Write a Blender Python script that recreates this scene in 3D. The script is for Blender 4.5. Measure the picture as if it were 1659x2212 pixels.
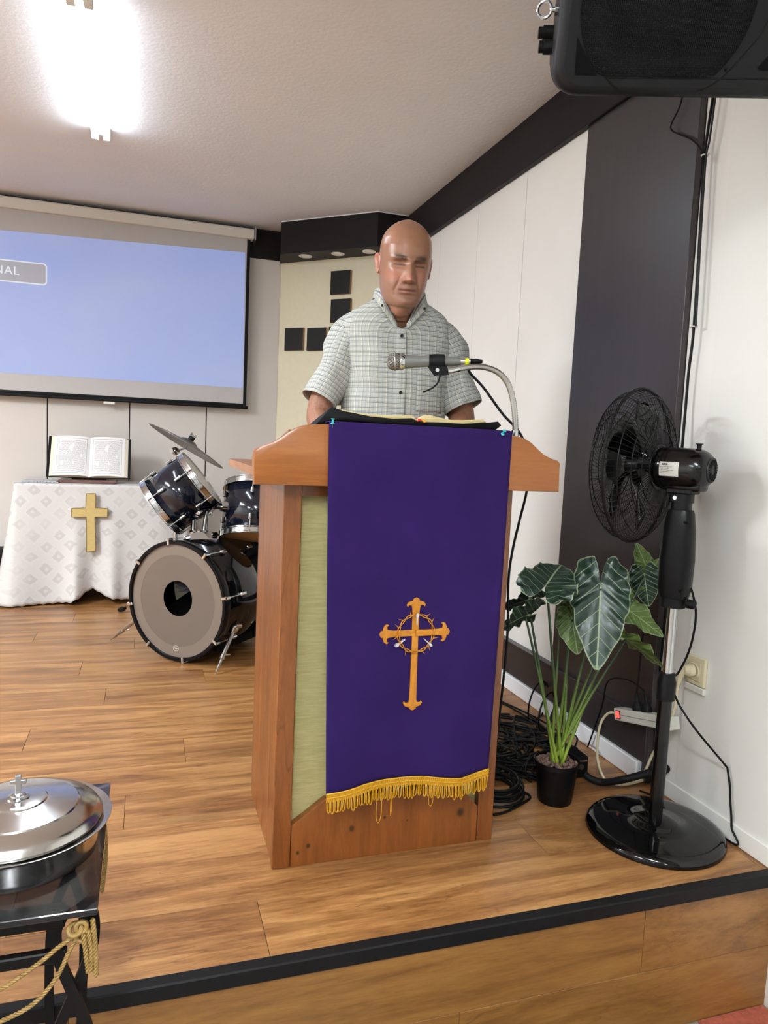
import bpy, bmesh, math, random
import numpy as np
from mathutils import Matrix, Vector, Quaternion, noise as mnoise
random.seed(7)
rng = np.random.default_rng(11)
SC = bpy.context.scene
COL = SC.collection
PI = math.pi
for o in list(bpy.data.objects):
    bpy.data.objects.remove(o)

# ------------------------------------------------------------------ camera, world, lights, exposure
CAM = np.array([0.0, 0.0, 1.06])          # stage floor is z = 0, hall floor z = -0.365
YAW, PITCH, ROLL, FPX = math.radians(18.193), math.radians(5.455), math.radians(2.598), 1573.3
IMW, IMH = 1659.0, 2212.0
_f = np.array([math.sin(YAW)*math.cos(PITCH), math.cos(YAW)*math.cos(PITCH), -math.sin(PITCH)])
_r0 = np.array([math.cos(YAW), -math.sin(YAW), 0.0]); _u0 = np.cross(_r0, _f)
CR = math.cos(ROLL)*_r0 + math.sin(ROLL)*_u0
CU = -math.sin(ROLL)*_r0 + math.cos(ROLL)*_u0
CF = _f
camd = bpy.data.cameras.new('camera'); cam = bpy.data.objects.new('camera', camd); COL.objects.link(cam)
cam.matrix_world = Matrix(((CR[0], CU[0], -CF[0], CAM[0]), (CR[1], CU[1], -CF[1], CAM[1]), (CR[2], CU[2], -CF[2], CAM[2]), (0, 0, 0, 1)))
camd.sensor_fit = 'VERTICAL'; camd.sensor_height = 24.0; camd.lens = 24.0*FPX/IMH
camd.clip_start = 0.02; camd.clip_end = 60
SC.camera = cam

W = bpy.data.worlds.new('world'); SC.world = W; W.use_nodes = True
W.node_tree.nodes['Background'].inputs['Color'].default_value = (0.80, 0.88, 1.0, 1)
W.node_tree.nodes['Background'].inputs['Strength'].default_value = 0.25

SC.view_settings.view_transform = 'Standard'
try: SC.view_settings.look = 'None'
except Exception: pass
SC.view_settings.exposure = 0.66; SC.view_settings.gamma = 1.0; SC.view_settings.use_curve_mapping = False
SC.cycles.max_bounces = 5; SC.cycles.diffuse_bounces = 4; SC.cycles.glossy_bounces = 2; SC.cycles.transmission_bounces = 4; SC.cycles.caustics_reflective = False; SC.cycles.caustics_refractive = False; SC.cycles.use_adaptive_sampling = True; SC.cycles.adaptive_threshold = 0.03; SC.cycles.adaptive_min_samples = 32; SC.cycles.sample_clamp_indirect = 6.0

TUBE_STRENGTH = 25.0                       # emission of the visible ceiling tubes
HALL_POWER = 26.0                          # base power of hall fixtures, added stage-left lamp and added uplights

def ray(x, y):
    return CF + CR*(x-IMW/2)/FPX + CU*(IMH/2-y)/FPX
def atz(x, y, z=0.0):
    d = ray(x, y); return Vector(CAM + d*((z-CAM[2])/d[2]))
def aty(x, y, Y):
    d = ray(x, y); return Vector(CAM + d*(Y/d[1]))
def atx(x, y, X):
    d = ray(x, y); return Vector(CAM + d*(X/d[0]))

# ------------------------------------------------------------------ helpers: scene objects
ROOTM = {}
def tag(o, label=None, cat=None, group=None, kind=None):
    if label: o['label'] = label
    if cat: o['category'] = cat
    if group: o['group'] = group
    if kind: o['kind'] = kind
    return o
def thing(name, label, cat, M=(0, 0, 0), group=None, kind=None):
    o = bpy.data.objects.new(name, None); COL.objects.link(o)
    if not isinstance(M, Matrix): M = Matrix.Translation(Vector(M))
    o.matrix_world = M; o.empty_display_size = 0.05
    ROOTM[o.name] = M
    tag(o, label, cat, group, kind)
    return o
def frame(loc, zdir, xhint=(1, 0, 0)):
    """matrix with local +Z along zdir"""
    z = Vector(zdir).normalized(); x = Vector(xhint); x = (x - z*x.dot(z)).normalized(); y = z.cross(x)
    return Matrix(((x.x, y.x, z.x, loc[0]), (x.y, y.y, z.y, loc[1]), (x.z, y.z, z.z, loc[2]), (0, 0, 0, 1)))

class MB:
    """collects shapes; build() links them as one mesh object"""
    def __init__(s): s.v = []; s.f = []; s.uv = []; s.uv2 = []; s.m = []; s.cm = 0
    def add(s, vs, fs, uvs=None, M=None, uv2=None):
        b = len(s.v)
        if M is not None: vs = [M @ Vector(p) for p in vs]
        s.v.extend([Vector(p) for p in vs])
        s.uv.extend(uvs if uvs is not None else [(0, 0)]*len(vs))
        s.uv2.extend(uv2 if uv2 is not None else [(0, 0)]*len(vs))
        for f in fs:
            s.f.append([b+i for i in f]); s.m.append(s.cm)
        return s
    def box(s, lo, hi, bev=0.0, M=None, seg=1):
        lo = Vector(lo); hi = Vector(hi)
        if bev <= 0:
            vs = [(x, y, z) for x in (lo.x, hi.x) for y in (lo.y, hi.y) for z in (lo.z, hi.z)]
            fs = [(0, 1, 3, 2), (4, 6, 7, 5), (0, 4, 5, 1), (2, 3, 7, 6), (0, 2, 6, 4), (1, 5, 7, 3)]
            return s.add(vs, fs, None, M)
        bm = bmesh.new(); bmesh.ops.create_cube(bm, size=1)
        for v in bm.verts: v.co = Vector(((lo[i]+hi[i])/2 + v.co[i]*(hi[i]-lo[i]) for i in range(3)))
        bmesh.ops.bevel(bm, geom=bm.edges[:], offset=bev, segments=seg, affect='EDGES', profile=0.5)
        bm.verts.index_update()
        s.add([v.co.copy() for v in bm.verts], [[v.index for v in f.verts] for f in bm.faces], None, M); bm.free()
        return s
    def loft(s, rings, closed=True, cap=True, M=None, uvs=None):
        """rings: list of lists of points (same count)"""
        n = len(rings[0]); vs = [p for r in rings for p in r]; fs = []
        for i in range(len(rings)-1):
            for j in range(n if closed else n-1):
                k = (j+1) % n
                fs.append((i*n+j, i*n+k, (i+1)*n+k, (i+1)*n+j))
        if cap and closed:
            fs.append(list(range(n-1, -1, -1))); fs.append([(len(rings)-1)*n+j for j in range(n)])
        return s.add(vs, fs, uvs, M)
    def lathe(s, prof, n=32, M=None, cap=True):
        """prof: list of (r, z)"""
        rings = [[(max(r, 1e-5)*math.cos(2*PI*j/n), max(r, 1e-5)*math.sin(2*PI*j/n), z) for j in range(n)] for r, z in prof]
        return s.loft(rings, True, cap, M)
    def ring(s, R, r, n=48, m=8, M=None, a0=0, a1=2*PI):
        full = abs(a1-a0-2*PI) < 1e-6
        rings = []
        cnt = n if full else n+1
        for i in range(cnt):
            a = a0+(a1-a0)*i/n
            rings.append([((R+r*math.cos(2*PI*j/m))*math.cos(a), (R+r*math.cos(2*PI*j/m))*math.sin(a), r*math.sin(2*PI*j/m)) for j in range(m)])
        if full: rings.append(rings[0])
        return s.loft(rings, True, not full, M)
    def tube(s, pts, r, n=8, cap=True, M=None, closed=False):
        pts = [Vector(p) for p in pts]
        rr = r if isinstance(r, (list, tuple)) else [r]*len(pts)
        N = len(pts); rings = []
        tang = []
        for i in range(N):
            if closed: t = pts[(i+1) % N]-pts[i-1]
            else: t = pts[min(i+1, N-1)]-pts[max(i-1, 0)]
            if t.length < 1e-9: t = Vector((0, 0, 1))
            tang.append(t.normalized())
        u = tang[0].orthogonal().normalized()
        for i in range(N):
            t = tang[i]; u = u - t*u.dot(t)
            if u.length < 1e-6: u = t.orthogonal()
            u.normalize(); w = t.cross(u)
            rings.append([pts[i]+(u*math.cos(2*PI*j/n)+w*math.sin(2*PI*j/n))*rr[i] for j in range(n)])
        if closed: rings.append(rings[0])
        return s.loft(rings, True, cap and not closed, M)
    def cyl(s, a, b, r, n=16, r2=None, M=None):
        return s.tube([a, b], [r, r if r2 is None else r2], n, True, M)
    def ball(s, c, r, n=16, m=10, M=None, sc=(1, 1, 1)):
        c = Vector(c); rings = []
        for i in range(m+1):
            t = PI*i/m
            rings.append([c+Vector((r*sc[0]*max(math.sin(t), 1e-4)*math.cos(2*PI*j/n), r*sc[1]*max(math.sin(t), 1e-4)*math.sin(2*PI*j/n), -r*sc[2]*math.cos(t))) for j in range(n)])
        return s.loft(rings, True, True, M)
    def prism(s, outline, d0, d1, M=None, bev=0.0):
        """outline: 2D (x, z) polygon; extruded along y from d0 to d1"""
        if bev > 0:
            bm = bmesh.new(); vs = [bm.verts.new((x, d0, z)) for x, z in outline]; f = bm.faces.new(vs)
            r = bmesh.ops.extrude_face_region(bm, geom=[f])
            for v in [g for g in r['geom'] if isinstance(g, bmesh.types.BMVert)]: v.co.y = d1
            bmesh.ops.recalc_face_normals(bm, faces=bm.faces[:])
            ed = [e for e in bm.edges if abs(e.verts[0].co.y-e.verts[1].co.y) < 1e-9]
            bmesh.ops.bevel(bm, geom=ed, offset=bev, segments=2, affect='EDGES', profile=0.5)
            bm.verts.index_update()
            s.add([v.co.copy() for v in bm.verts], [[v.index for v in q.verts] for q in bm.faces], None, M); bm.free(); return s
        n = len(outline); vs = [(x, d0, z) for x, z in outline]+[(x, d1, z) for x, z in outline]
        fs = [list(range(n)), list(range(2*n-1, n-1, -1))]+[(i, n+i, n+(i+1) % n, (i+1) % n) for i in range(n)]
        return s.add(vs, fs, None, M)
    def build(s, name, mat, parent=None, smooth=False, world=True, label=None, angle=None, top=None):
        """verts are world coords (world=True) or already in the root's frame"""
        me = bpy.data.meshes.new(name)
        root = parent
        while root is not None and root.parent is not None: root = root.parent
        off = Vector((0, 0, 0)); vs = s.v
        if root is not None and world:
            Mi = ROOTM.get(root.name, Matrix()).inverted(); vs = [Mi @ p for p in vs]
        elif root is None:
            xs = [p.x for p in vs]; ys = [p.y for p in vs]; zs = [p.z for p in vs]
            off = Vector(((min(xs)+max(xs))/2, (min(ys)+max(ys))/2, min(zs))); vs = [p-off for p in vs]
        me.from_pydata([tuple(p) for p in vs], [], s.f)
        ul = me.uv_layers.new(name='UVMap')
        vi = np.zeros(len(me.loops), dtype=np.int32); me.loops.foreach_get('vertex_index', vi)
        if any(u != (0, 0) for u in s.uv):
            ul.data.foreach_set('uv', np.array(s.uv, dtype=np.float32)[vi].ravel())
        if any(u != (0, 0) for u in s.uv2):
            u2 = me.uv_layers.new(name='UV2'); u2.data.foreach_set('uv', np.array(s.uv2, dtype=np.float32)[vi].ravel())
        mats = mat if isinstance(mat, (list, tuple)) else [mat]
        for m in mats: me.materials.append(m)
        if len(mats) > 1: me.polygons.foreach_set('material_index', np.array(s.m, dtype=np.int32))
        bm = bmesh.new(); bm.from_mesh(me); bmesh.ops.recalc_face_normals(bm, faces=bm.faces[:]); bm.to_mesh(me); bm.free()
        o = bpy.data.objects.new(name, me); COL.objects.link(o)
        if parent is not None: o.parent = parent
        else:
            o.location = off; ROOTM[o.name] = Matrix.Translation(off)
        if smooth:
            me.polygons.foreach_set('use_smooth', [True]*len(me.polygons))
            if angle is None: angle = 40
            if angle < 179:
                try: me.set_sharp_from_angle(angle=math.radians(angle))
                except Exception: pass
        if label: o['label'] = label
        me.update()
        return o

def spline(pts, n=8):
    """Catmull-Rom through pts"""
    P = [Vector(p) for p in pts]; P = [P[0]*2-P[1]]+P+[P[-1]*2-P[-2]]; out = []
    for i in range(1, len(P)-2):
        a, b, c, d = P[i-1], P[i], P[i+1], P[i+2]
        for k in range(n):
            t = k/n
            out.append(0.5*((2*b)+(c-a)*t+(2*a-5*b+4*c-d)*t*t+(3*b-a-3*c+d)*t**3))
    out.append(P[-2]); return out
def copy_tree(o, parent=None):
    c = o.copy(); COL.objects.link(c); c.parent = parent
    if parent is not None: c.matrix_parent_inverse = o.matrix_parent_inverse.copy()
    for ch in o.children: copy_tree(ch, c)
    return c
def text_mesh(body, size, extrude=0.0, align='CENTER', shear=0.0, spacing=1.0):
    cu = bpy.data.curves.new('lettering', 'FONT'); cu.body = body; cu.size = size; cu.extrude = extrude
    cu.align_x = align; cu.align_y = 'CENTER'; cu.shear = shear; cu.space_character = spacing; cu.resolution_u = 3
    ob = bpy.data.objects.new('lettering', cu); COL.objects.link(ob)
    dg = bpy.context.evaluated_depsgraph_get(); me = bpy.data.meshes.new_from_object(ob.evaluated_get(dg))
    vs = [v.co.copy() for v in me.vertices]; fs = [list(p.vertices) for p in me.polygons]
    bpy.data.objects.remove(ob); bpy.data.curves.remove(cu); bpy.data.meshes.remove(me)
    return vs, fs

def islands(vs, fs):
    """split a mesh into its separate pieces"""
    par = list(range(len(vs)))
    def find(i):
        while par[i] != i: par[i] = par[par[i]]; i = par[i]
        return i
    for f in fs:
        for k in f[1:]: par[find(f[0])] = find(k)
    out = {}
    for f in fs: out.setdefault(find(f[0]), []).append(f)
    res = []
    for g in out.values():
        ids = sorted({i for f in g for i in f}); mp = {i: k for k, i in enumerate(ids)}
        res.append(([vs[i] for i in ids], [[mp[i] for i in f] for f in g]))
    return res
# ------------------------------------------------------------------ helpers: materials
def lin(c):
    if max(c) > 1.0 or True:
        c = [x/255.0 for x in c]
    return tuple(x/12.92 if x <= 0.04045 else ((x+0.055)/1.055)**2.4 for x in c)+(1.0,)
class NT:
    def __init__(s, name):
        s.mat = bpy.data.materials.new(name); s.mat.use_nodes = True; s.t = s.mat.node_tree
        s.b = s.t.nodes['Principled BSDF']; s.out = s.t.nodes['Material Output']
    def new(s, typ, **kw):
        n = s.t.nodes.new(typ)
        for k, v in kw.items(): setattr(n, k, v)
        return n
    def link(s, a, b): s.t.links.new(a, b)
    def put(s, inp, v):
        if isinstance(v, bpy.types.NodeSocket): s.link(v, inp)
        else: inp.default_value = v
    def math(s, op, a, b=0.0, c=None, clamp=False):
        n = s.new('ShaderNodeMath', operation=op); n.use_clamp = clamp
        s.put(n.inputs[0], a); s.put(n.inputs[1], b)
        if c is not None: s.put(n.inputs[2], c)
        return n.outputs[0]
    def mix(s, f, a, b, mode='MIX'):
        n = s.new('ShaderNodeMix', data_type='RGBA', blend_type=mode)
        s.put(n.inputs[0], f); s.put(n.inputs[6], a); s.put(n.inputs[7], b); return n.outputs[2]
    def coords(s, kind='Object', scale=(1, 1, 1), loc=None, rot=None):
        tc = s.new('ShaderNodeTexCoord'); m = s.new('ShaderNodeMapping')
        s.link(tc.outputs[kind], m.inputs[0]); m.inputs['Scale'].default_value = scale
        if loc is not None: s.put(m.inputs['Location'], loc)
        if rot is not None: m.inputs['Rotation'].default_value = rot
        return m.outputs[0]
    def noise(s, vec, scale=5, detail=3, rough=0.55, dist=0.0):
        n = s.new('ShaderNodeTexNoise'); s.link(vec, n.inputs['Vector'])
        n.inputs['Scale'].default_value = scale; n.inputs['Detail'].default_value = detail
        n.inputs['Roughness'].default_value = rough; n.inputs['Distortion'].default_value = dist
        return n.outputs['Fac']
    def vor(s, vec, scale=5, feature='F1', out='Distance'):
        n = s.new('ShaderNodeTexVoronoi', feature=feature); s.link(vec, n.inputs['Vector']); n.inputs['Scale'].default_value = scale
        return n.outputs[out]
    def ramp(s, f, stops, interp='LINEAR'):
        n = s.new('ShaderNodeValToRGB'); s.link(f, n.inputs[0]); cr = n.color_ramp; cr.interpolation = interp
        while len(cr.elements) < len(stops): cr.elements.new(0.5)
        for e, (p, c) in zip(cr.elements, stops): e.position = p; e.color = c if len(c) == 4 else tuple(c)+(1,)
        return n.outputs[0]
    def rng(s, f, a, b, c=0.0, d=1.0):
        n = s.new('ShaderNodeMapRange'); s.link(f, n.inputs[0])
        for i, v in enumerate((a, b, c, d)): n.inputs[i+1].default_value = v
        return n.outputs[0]
    def bump(s, h, strength=0.3, dist=0.002):
        n = s.new('ShaderNodeBump'); n.inputs['Strength'].default_value = strength; n.inputs['Distance'].default_value = dist
        s.link(h, n.inputs['Height']); s.link(n.outputs[0], s.b.inputs['Normal'])
    def sep(s, vec):
        n = s.new('ShaderNodeSeparateXYZ'); s.link(vec, n.inputs[0]); return n.outputs
    def set(s, color=None, rough=None, metal=None, **kw):
        if color is not None: s.put(s.b.inputs['Base Color'], color)
        if rough is not None: s.put(s.b.inputs['Roughness'], rough)
        if metal is not None: s.put(s.b.inputs['Metallic'], metal)
        for k, v in kw.items(): s.put(s.b.inputs[k.replace('_', ' ')], v)
        return s.mat
def sc(c, k): return tuple(min(1, x*k) for x in c[:3])+(1,)
def plain(name, col, rough=0.5, metal=0.0, var=0.06, vs=12, bump=0.0, bs=200, stretch=(1, 1, 1), bd=0.001, **kw):
    n = NT(name); c = lin(col); v = n.coords('Object', stretch)
    f = n.noise(v, vs, 2)
    if max(col) < 64 and metal < 0.5 and 'Specular_IOR_Level' not in kw: kw['Specular_IOR_Level'] = 0.16 if rough > 0.2 else 0.4; c = sc(c, 0.6)
    col_ = n.mix(n.rng(f, 0.25, 0.75), sc(c, 1-var), sc(c, 1+var))
    if bump >= 0.15: n.bump(n.noise(v, bs, 2), bump, bd)
    return n.set(col_, rough, metal, **kw)
def wood(name, dark, mid, light, axis='X', rough=0.38, scale=1.0, knots=True, rand=True, coat=0.0, contrast=1.0, spread=None, crack=True, knot_s=0.8):
    n = NT(name)
    st = {'X': (1, 9, 9), 'Y': (9, 1, 9), 'Z': (9, 9, 1)}[axis]
    loc = None
    if rand:
        oi = n.new('ShaderNodeObjectInfo'); comb = n.new('ShaderNodeCombineXYZ')
        r = oi.outputs['Random']
        n.link(n.math('MULTIPLY', r, 37.0), comb.inputs[0]); n.link(n.math('MULTIPLY', r, 91.0), comb.inputs[1]); n.link(n.math('MULTIPLY', r, 53.0), comb.inputs[2])
        loc = comb.outputs[0]
    v = n.coords('Object', tuple(a*scale for a in st), loc)
    st2 = tuple((1.0 if a == 1 else 3.0)*scale for a in st)
    v2 = n.coords('Object', st2, loc)
    broad = n.noise(v, 1.5, 4, 0.6, 1.0)
    fine = n.noise(v, 13.0, 4, 0.7, 0.3)
    g = n.math('ADD', n.math('MULTIPLY', broad, 0.62), n.math('MULTIPLY', fine, 0.38))
    c = n.ramp(g, [(0.5-0.16/contrast, lin(dark)), (0.5, lin(mid)), (0.5+0.16/contrast, lin(light))])
    if knots:
        kd = n.vor(v2, knot_s)
        km = n.rng(kd, 0.03, 0.12, 1.0, 0.0)
        c = n.mix(n.math('MULTIPLY', km, 0.75), c, sc(lin(dark), 0.35))
    if crack:
        cr = n.noise(v, 2.2, 2, 0.5, 0.8)
        cm = n.rng(n.math('ABSOLUTE', n.math('SUBTRACT', cr, 0.5)), 0.0, 0.012, 1.0, 0.0)
        gate = n.rng(n.noise(v2, 1.3, 2), 0.52, 0.66)
        c = n.mix(n.math('MULTIPLY', n.math('MULTIPLY', cm, gate), 0.55), c, sc(lin(dark), 0.4))
    if rand:
        k = n.math('ADD', n.math('MULTIPLY', n.math('FRACT', n.math('MULTIPLY', r, 7.3)), spread or 0.16), 1-(spread or 0.16)/2)
        n2 = n.new('ShaderNodeMix', data_type='RGBA', blend_type='MULTIPLY'); n2.inputs[0].default_value = 1
        n.link(c, n2.inputs[6]); cb = n.new('ShaderNodeCombineColor')
        for i in range(3): n.link(k, cb.inputs[i])
        n.link(cb.outputs[0], n2.inputs[7]); c = n2.outputs[2]
    n.bump(fine, 0.12, 0.001)
    n.set(c, n.rng(fine, 0.3, 0.7, rough-0.06, rough+0.10))
    if coat: n.b.inputs['Coat Weight'].default_value = coat; n.b.inputs['Coat Roughness'].default_value = 0.25
    return n.mat
def emit(name, col, strength):
    n = NT(name); n.b.inputs['Base Color'].default_value = (0.25, 0.25, 0.25, 1)
    n.b.inputs['Emission Color'].default_value = lin(col); n.b.inputs['Emission Strength'].default_value = strength
    n.b.inputs['Roughness'].default_value = 0.4
    return n.mat

# ------------------------------------------------------------------ materials of the room
XW, YB, ZC, YS, ZH = 1.572, 5.19, 2.472, 1.385, -0.365
M_floor = wood('oak laminate', (106, 68, 34), (144, 100, 57), (174, 129, 80), 'X', rough=0.34, scale=1.0, spread=0.13, knot_s=0.55, contrast=1.35)
M_riser = wood('oak laminate riser', (100, 66, 29), (131, 90, 43), (153, 110, 57), 'X', rough=0.40, scale=1.0, spread=0.1, knot_s=0.6)
M_under = plain('plank joint', (70, 48, 32), 0.8)
M_ceil = plain('ceiling plaster', (226, 222, 220), 0.9, var=0.03, vs=2, bump=0.35, bs=55, bd=0.004)
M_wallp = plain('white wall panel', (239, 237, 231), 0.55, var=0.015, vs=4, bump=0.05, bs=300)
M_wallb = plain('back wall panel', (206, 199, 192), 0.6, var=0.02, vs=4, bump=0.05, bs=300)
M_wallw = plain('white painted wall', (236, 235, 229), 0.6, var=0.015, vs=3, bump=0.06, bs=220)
M_cream = plain('cream wall covering', (226, 220, 192), 0.7, var=0.025, vs=30, bump=0.2, bs=500)
M_gap = plain('panel joint', (62, 58, 58), 0.7)
M_dark = plain('dark wenge board', (46, 41, 42), 0.36, var=0.12, vs=6, stretch=(6, 6, 0.4), bump=0.05, bs=120, Specular_IOR_Level=0.6)
M_darkh = plain('dark wenge beam', (40, 35, 37), 0.5, var=0.10, vs=6, stretch=(1, 0.4, 6), bump=0.05, bs=120)
M_base = plain('white baseboard', (235, 236, 238), 0.35, var=0.01)
M_nose = plain('black rubber nosing', (24, 23, 24), 0.55, var=0.15, vs=30, bump=0.1)
M_carpet = plain('red carpet', (176, 92, 70), 0.95, var=0.25, vs=60, bump=0.8, bs=400, bd=0.004)
M_hallf = plain('hall floor vinyl', (150, 142, 132), 0.5, var=0.06, vs=8)
M_hallwall = plain('hall wall', (228, 225, 220), 0.8, var=0.02)

def struct(o): o['kind'] = 'structure'; return o

# ------------------------------------------------------------------ floor: stage platform with laminate planks
b = MB(); b.box((-3.6, YS, -0.365), (XW+0.2, YB+0.2, -0.008)); floor = struct(b.build('floor', M_under))
PL, PW = 1.285, 0.1915
pm = MB(); pm.box((-PL/2+0.0006, -PW/2+0.0006, -0.008), (PL/2-0.0006, PW/2-0.0006, 0.0), 0.0004)
proto = pm.build('plank', M_floor, floor, world=False); pmesh = proto.data
fz = Vector(floor.location)
first = True; row = 0; y = YS+0.006
offs = [0.0, 0.52, 0.98, 0.30, 0.78, 0.12, 0.63, 1.08, 0.40]
while y < YB-0.01:
    w = min(PW, YB-y); x = -3.6-offs[row % 9]
    while x < XW:
        x0 = max(x, -3.6); x1 = min(x+PL, XW)
        if x1-x0 > 0.03:
            o = proto if first else bpy.data.objects.new('plank', pmesh)
            if not first: COL.objects.link(o); o.parent = floor
            first = False
            o.location = Vector(((x0+x1)/2, y+w/2, 0))-fz; o.scale = ((x1-x0)/PL, w/PW, 1)
        x += PL
    y += PW; row += 1
# riser
b = MB(); b.box((-3.6, YS-0.012, ZH), (XW, YS, -0.004)); riser = struct(b.build('trim_1', M_under))
rz = Vector(riser.location)
pm = MB(); pm.box((-PL/2+0.0006, -0.006, -0.0835), (PL/2-0.0006, 0.0, 0.0835), 0.0009)
proto = pm.build('plank', M_riser, riser, world=False); first = True
for k, (zc, off) in enumerate([(-0.1125, 0.38), (-0.2805, 0.86)]):
    x = -3.6-off
    while x < XW:
        x0 = max(x, -3.6); x1 = min(x+PL, XW)
        if x1-x0 > 0.02:
            o = proto if first else bpy.data.objects.new('plank', proto.data)
            if not first: COL.objects.link(o); o.parent = riser
            first = False
            o.location = Vector(((x0+x1)/2, YS-0.012, zc))-rz; o.scale = ((x1-x0)/PL, 1, 1)
        x += PL
b = MB(); b.box((-3.6, YS-0.026, -0.031), (XW, YS+0.004, 0.0035), 0.003); struct(b.build('trim_2', M_nose))
b = MB(); b.box((-3.6, -6.0, ZH-0.1), (XW+0.2, YS-0.012, ZH)); struct(b.build('floor_hall', M_hallf))

# ------------------------------------------------------------------ ceiling and walls
b = MB(); b.box((-3.7, -6.1, ZC), (XW+0.2, YB+0.2, ZC+0.1)); struct(b.build('ceiling', M_ceil))
b = MB(); b.box((-3.7, YB, ZH), (XW+0.2, YB+0.15, ZC)); wb = struct(b.build('wall_back', M_gap))
PYB = YB-0.012
edges = [-3.6, -3.11, -2.61, -2.11, -1.611, -1.111, -0.612, -0.111, 0.387, 0.872]
for a, c in zip(edges[:-1], edges[1:]):
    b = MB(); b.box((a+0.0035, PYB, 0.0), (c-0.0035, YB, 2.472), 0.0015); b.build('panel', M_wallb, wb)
b = MB(); b.box((-3.6, PYB-0.006, 2.276), (0.866, PYB, ZC-0.0005), 0.002); struct(b.build('trim_3', M_darkh))
b = MB(); b.box((-3.6, PYB-0.012, 0.066), (0.868, PYB, 0.208), 0.002); struct(b.build('trim_4', M_dark))
b = MB(); b.box((-3.6, PYB-0.014, 0.0), (0.868, PYB, 0.066), 0.003); struct(b.build('baseboard_back', M_base))
# angled cream wall in the corner
P0 = Vector((0.86, YB)); P1 = Vector((XW, YB-(XW-0.86)))
b = MB(); b.loft([[(P0.x, P0.y, z), (P1.x, P1.y, z), (P1.x+0.3, P1.y+0.05, z), (P0.x+0.1, P0.y+0.3, z)] for z in (0.0, ZC)]); struct(b.build('wall_corner', M_cream))
# right wall
b = MB(); b.box((XW, -6.1, ZH), (XW+0.15, YB+0.2, ZC)); wr = struct(b.build('wall_right', M_gap))
ys = [1.875, 1.755]
def rpanel(y0, y1, mat, x=XW-0.012, z0=0.0, z1=ZC, g=0.0018, label=None):
    b = MB(); b.box((x, y0+g, z0), (XW, y1-g, z1), 0.0012); return b.build('panel', mat, wr, label=label)
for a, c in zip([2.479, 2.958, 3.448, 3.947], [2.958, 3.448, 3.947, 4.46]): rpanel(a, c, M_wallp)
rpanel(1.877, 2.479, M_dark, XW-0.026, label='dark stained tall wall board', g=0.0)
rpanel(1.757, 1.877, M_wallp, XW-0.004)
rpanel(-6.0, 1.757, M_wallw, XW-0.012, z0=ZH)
b = MB(); b.box((XW-0.042, 1.877, 2.262), (XW-0.012, 4.49, ZC-0.0005), 0.003); struct(b.build('trim_5', M_darkh))
b = MB(); b.box((XW-0.034, 1.879, 0.066), (XW-0.012, 4.47, 0.208), 0.002); b.box((XW-0.044, 1.88, 0.205), (XW-0.012, 4.47, 0.212), 0.001); struct(b.build('trim_6', M_dark))
b = MB(); b.box((XW-0.046, 1.90, 0.0), (XW-0.012, 4.47, 0.066), 0.004); struct(b.build('baseboard_right', M_base))
b = MB(); b.box((XW-0.018, YS-0.01, 0.0), (XW-0.010, 1.86, 0.055), 0.003); struct(b.build('baseboard_right_front', M_wallw))
# remaining hall walls
b = MB(); b.box((-3.75, -6.1, ZH), (-3.6, YB+0.1, ZC)); struct(b.build('wall_left', M_hallwall))
b = MB(); b.box((-3.7, -6.15, ZH), (XW+0.1, -6.0, ZC)); struct(b.build('wall_front', M_hallwall))
# soffit over the cream wall, with three downlights
SA = Vector((0.822, 4.925)); SB = Vector((1.333, 4.432)); ZS = 2.262
pts = [SA, SB, Vector((XW-0.012, 4.436)), Vector((XW-0.012, 4.46)), Vector((P1.x-0.01, P1.y)), Vector((0.858, YB-0.002)), Vector((0.858, YB-0.014))]
b = MB(); b.loft([[(p.x, p.y, z) for p in pts] for z in (ZS, ZC-0.0005)]); struct(b.build('trim_7', M_darkh))
b = MB(); b.tube([(SA.x, SA.y, ZC-0.003), (SB.x, SB.y, ZC-0.003), (XW-0.03, 4.434, ZC-0.003)], 0.0035, 6); struct(b.build('trim_8', M_base))

# ------------------------------------------------------------------ hall ceiling fixtures behind the camera, plus added fill lamps
for i, (x, y, e) in enumerate([(-0.3, -0.6, 1.0), (-0.3, -3.4, 1.1), (-2.4, -0.6, 1.0), (-2.4, -3.4, 1.1), (-2.4, 2.3, 4.7)]):  # last entry: unseen lamp added over stage left, brightens right wall and floor
    ld = bpy.data.lights.new('unseen_ceiling_light', 'AREA'); ld.shape = 'RECTANGLE'; ld.size = 0.16; ld.size_y = 1.2
    ld.energy = HALL_POWER*e; ld.color = (0.88, 0.95, 1.0)
    lu = bpy.data.lights.new('added_ceiling_uplight', 'AREA'); lu.shape = 'RECTANGLE'; lu.size = 0.1; lu.size_y = 1.2; lu.energy = HALL_POWER*e*(3.2 if y < 1 else 0.4); lu.color = (0.86, 0.94, 1.0)  # upward lamp added to brighten the ceiling, not a fixture of its own
    l2 = bpy.data.objects.new('added_ceiling_uplight', lu); l2.location = (x, y, ZC-0.10); l2.rotation_euler = (PI, 0, 0)
    if i in (0, 2, 4): COL.objects.link(l2)
    lo = bpy.data.objects.new('unseen_ceiling_light', ld); lo.location = (x, y, ZC-0.09); COL.objects.link(lo)

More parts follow.
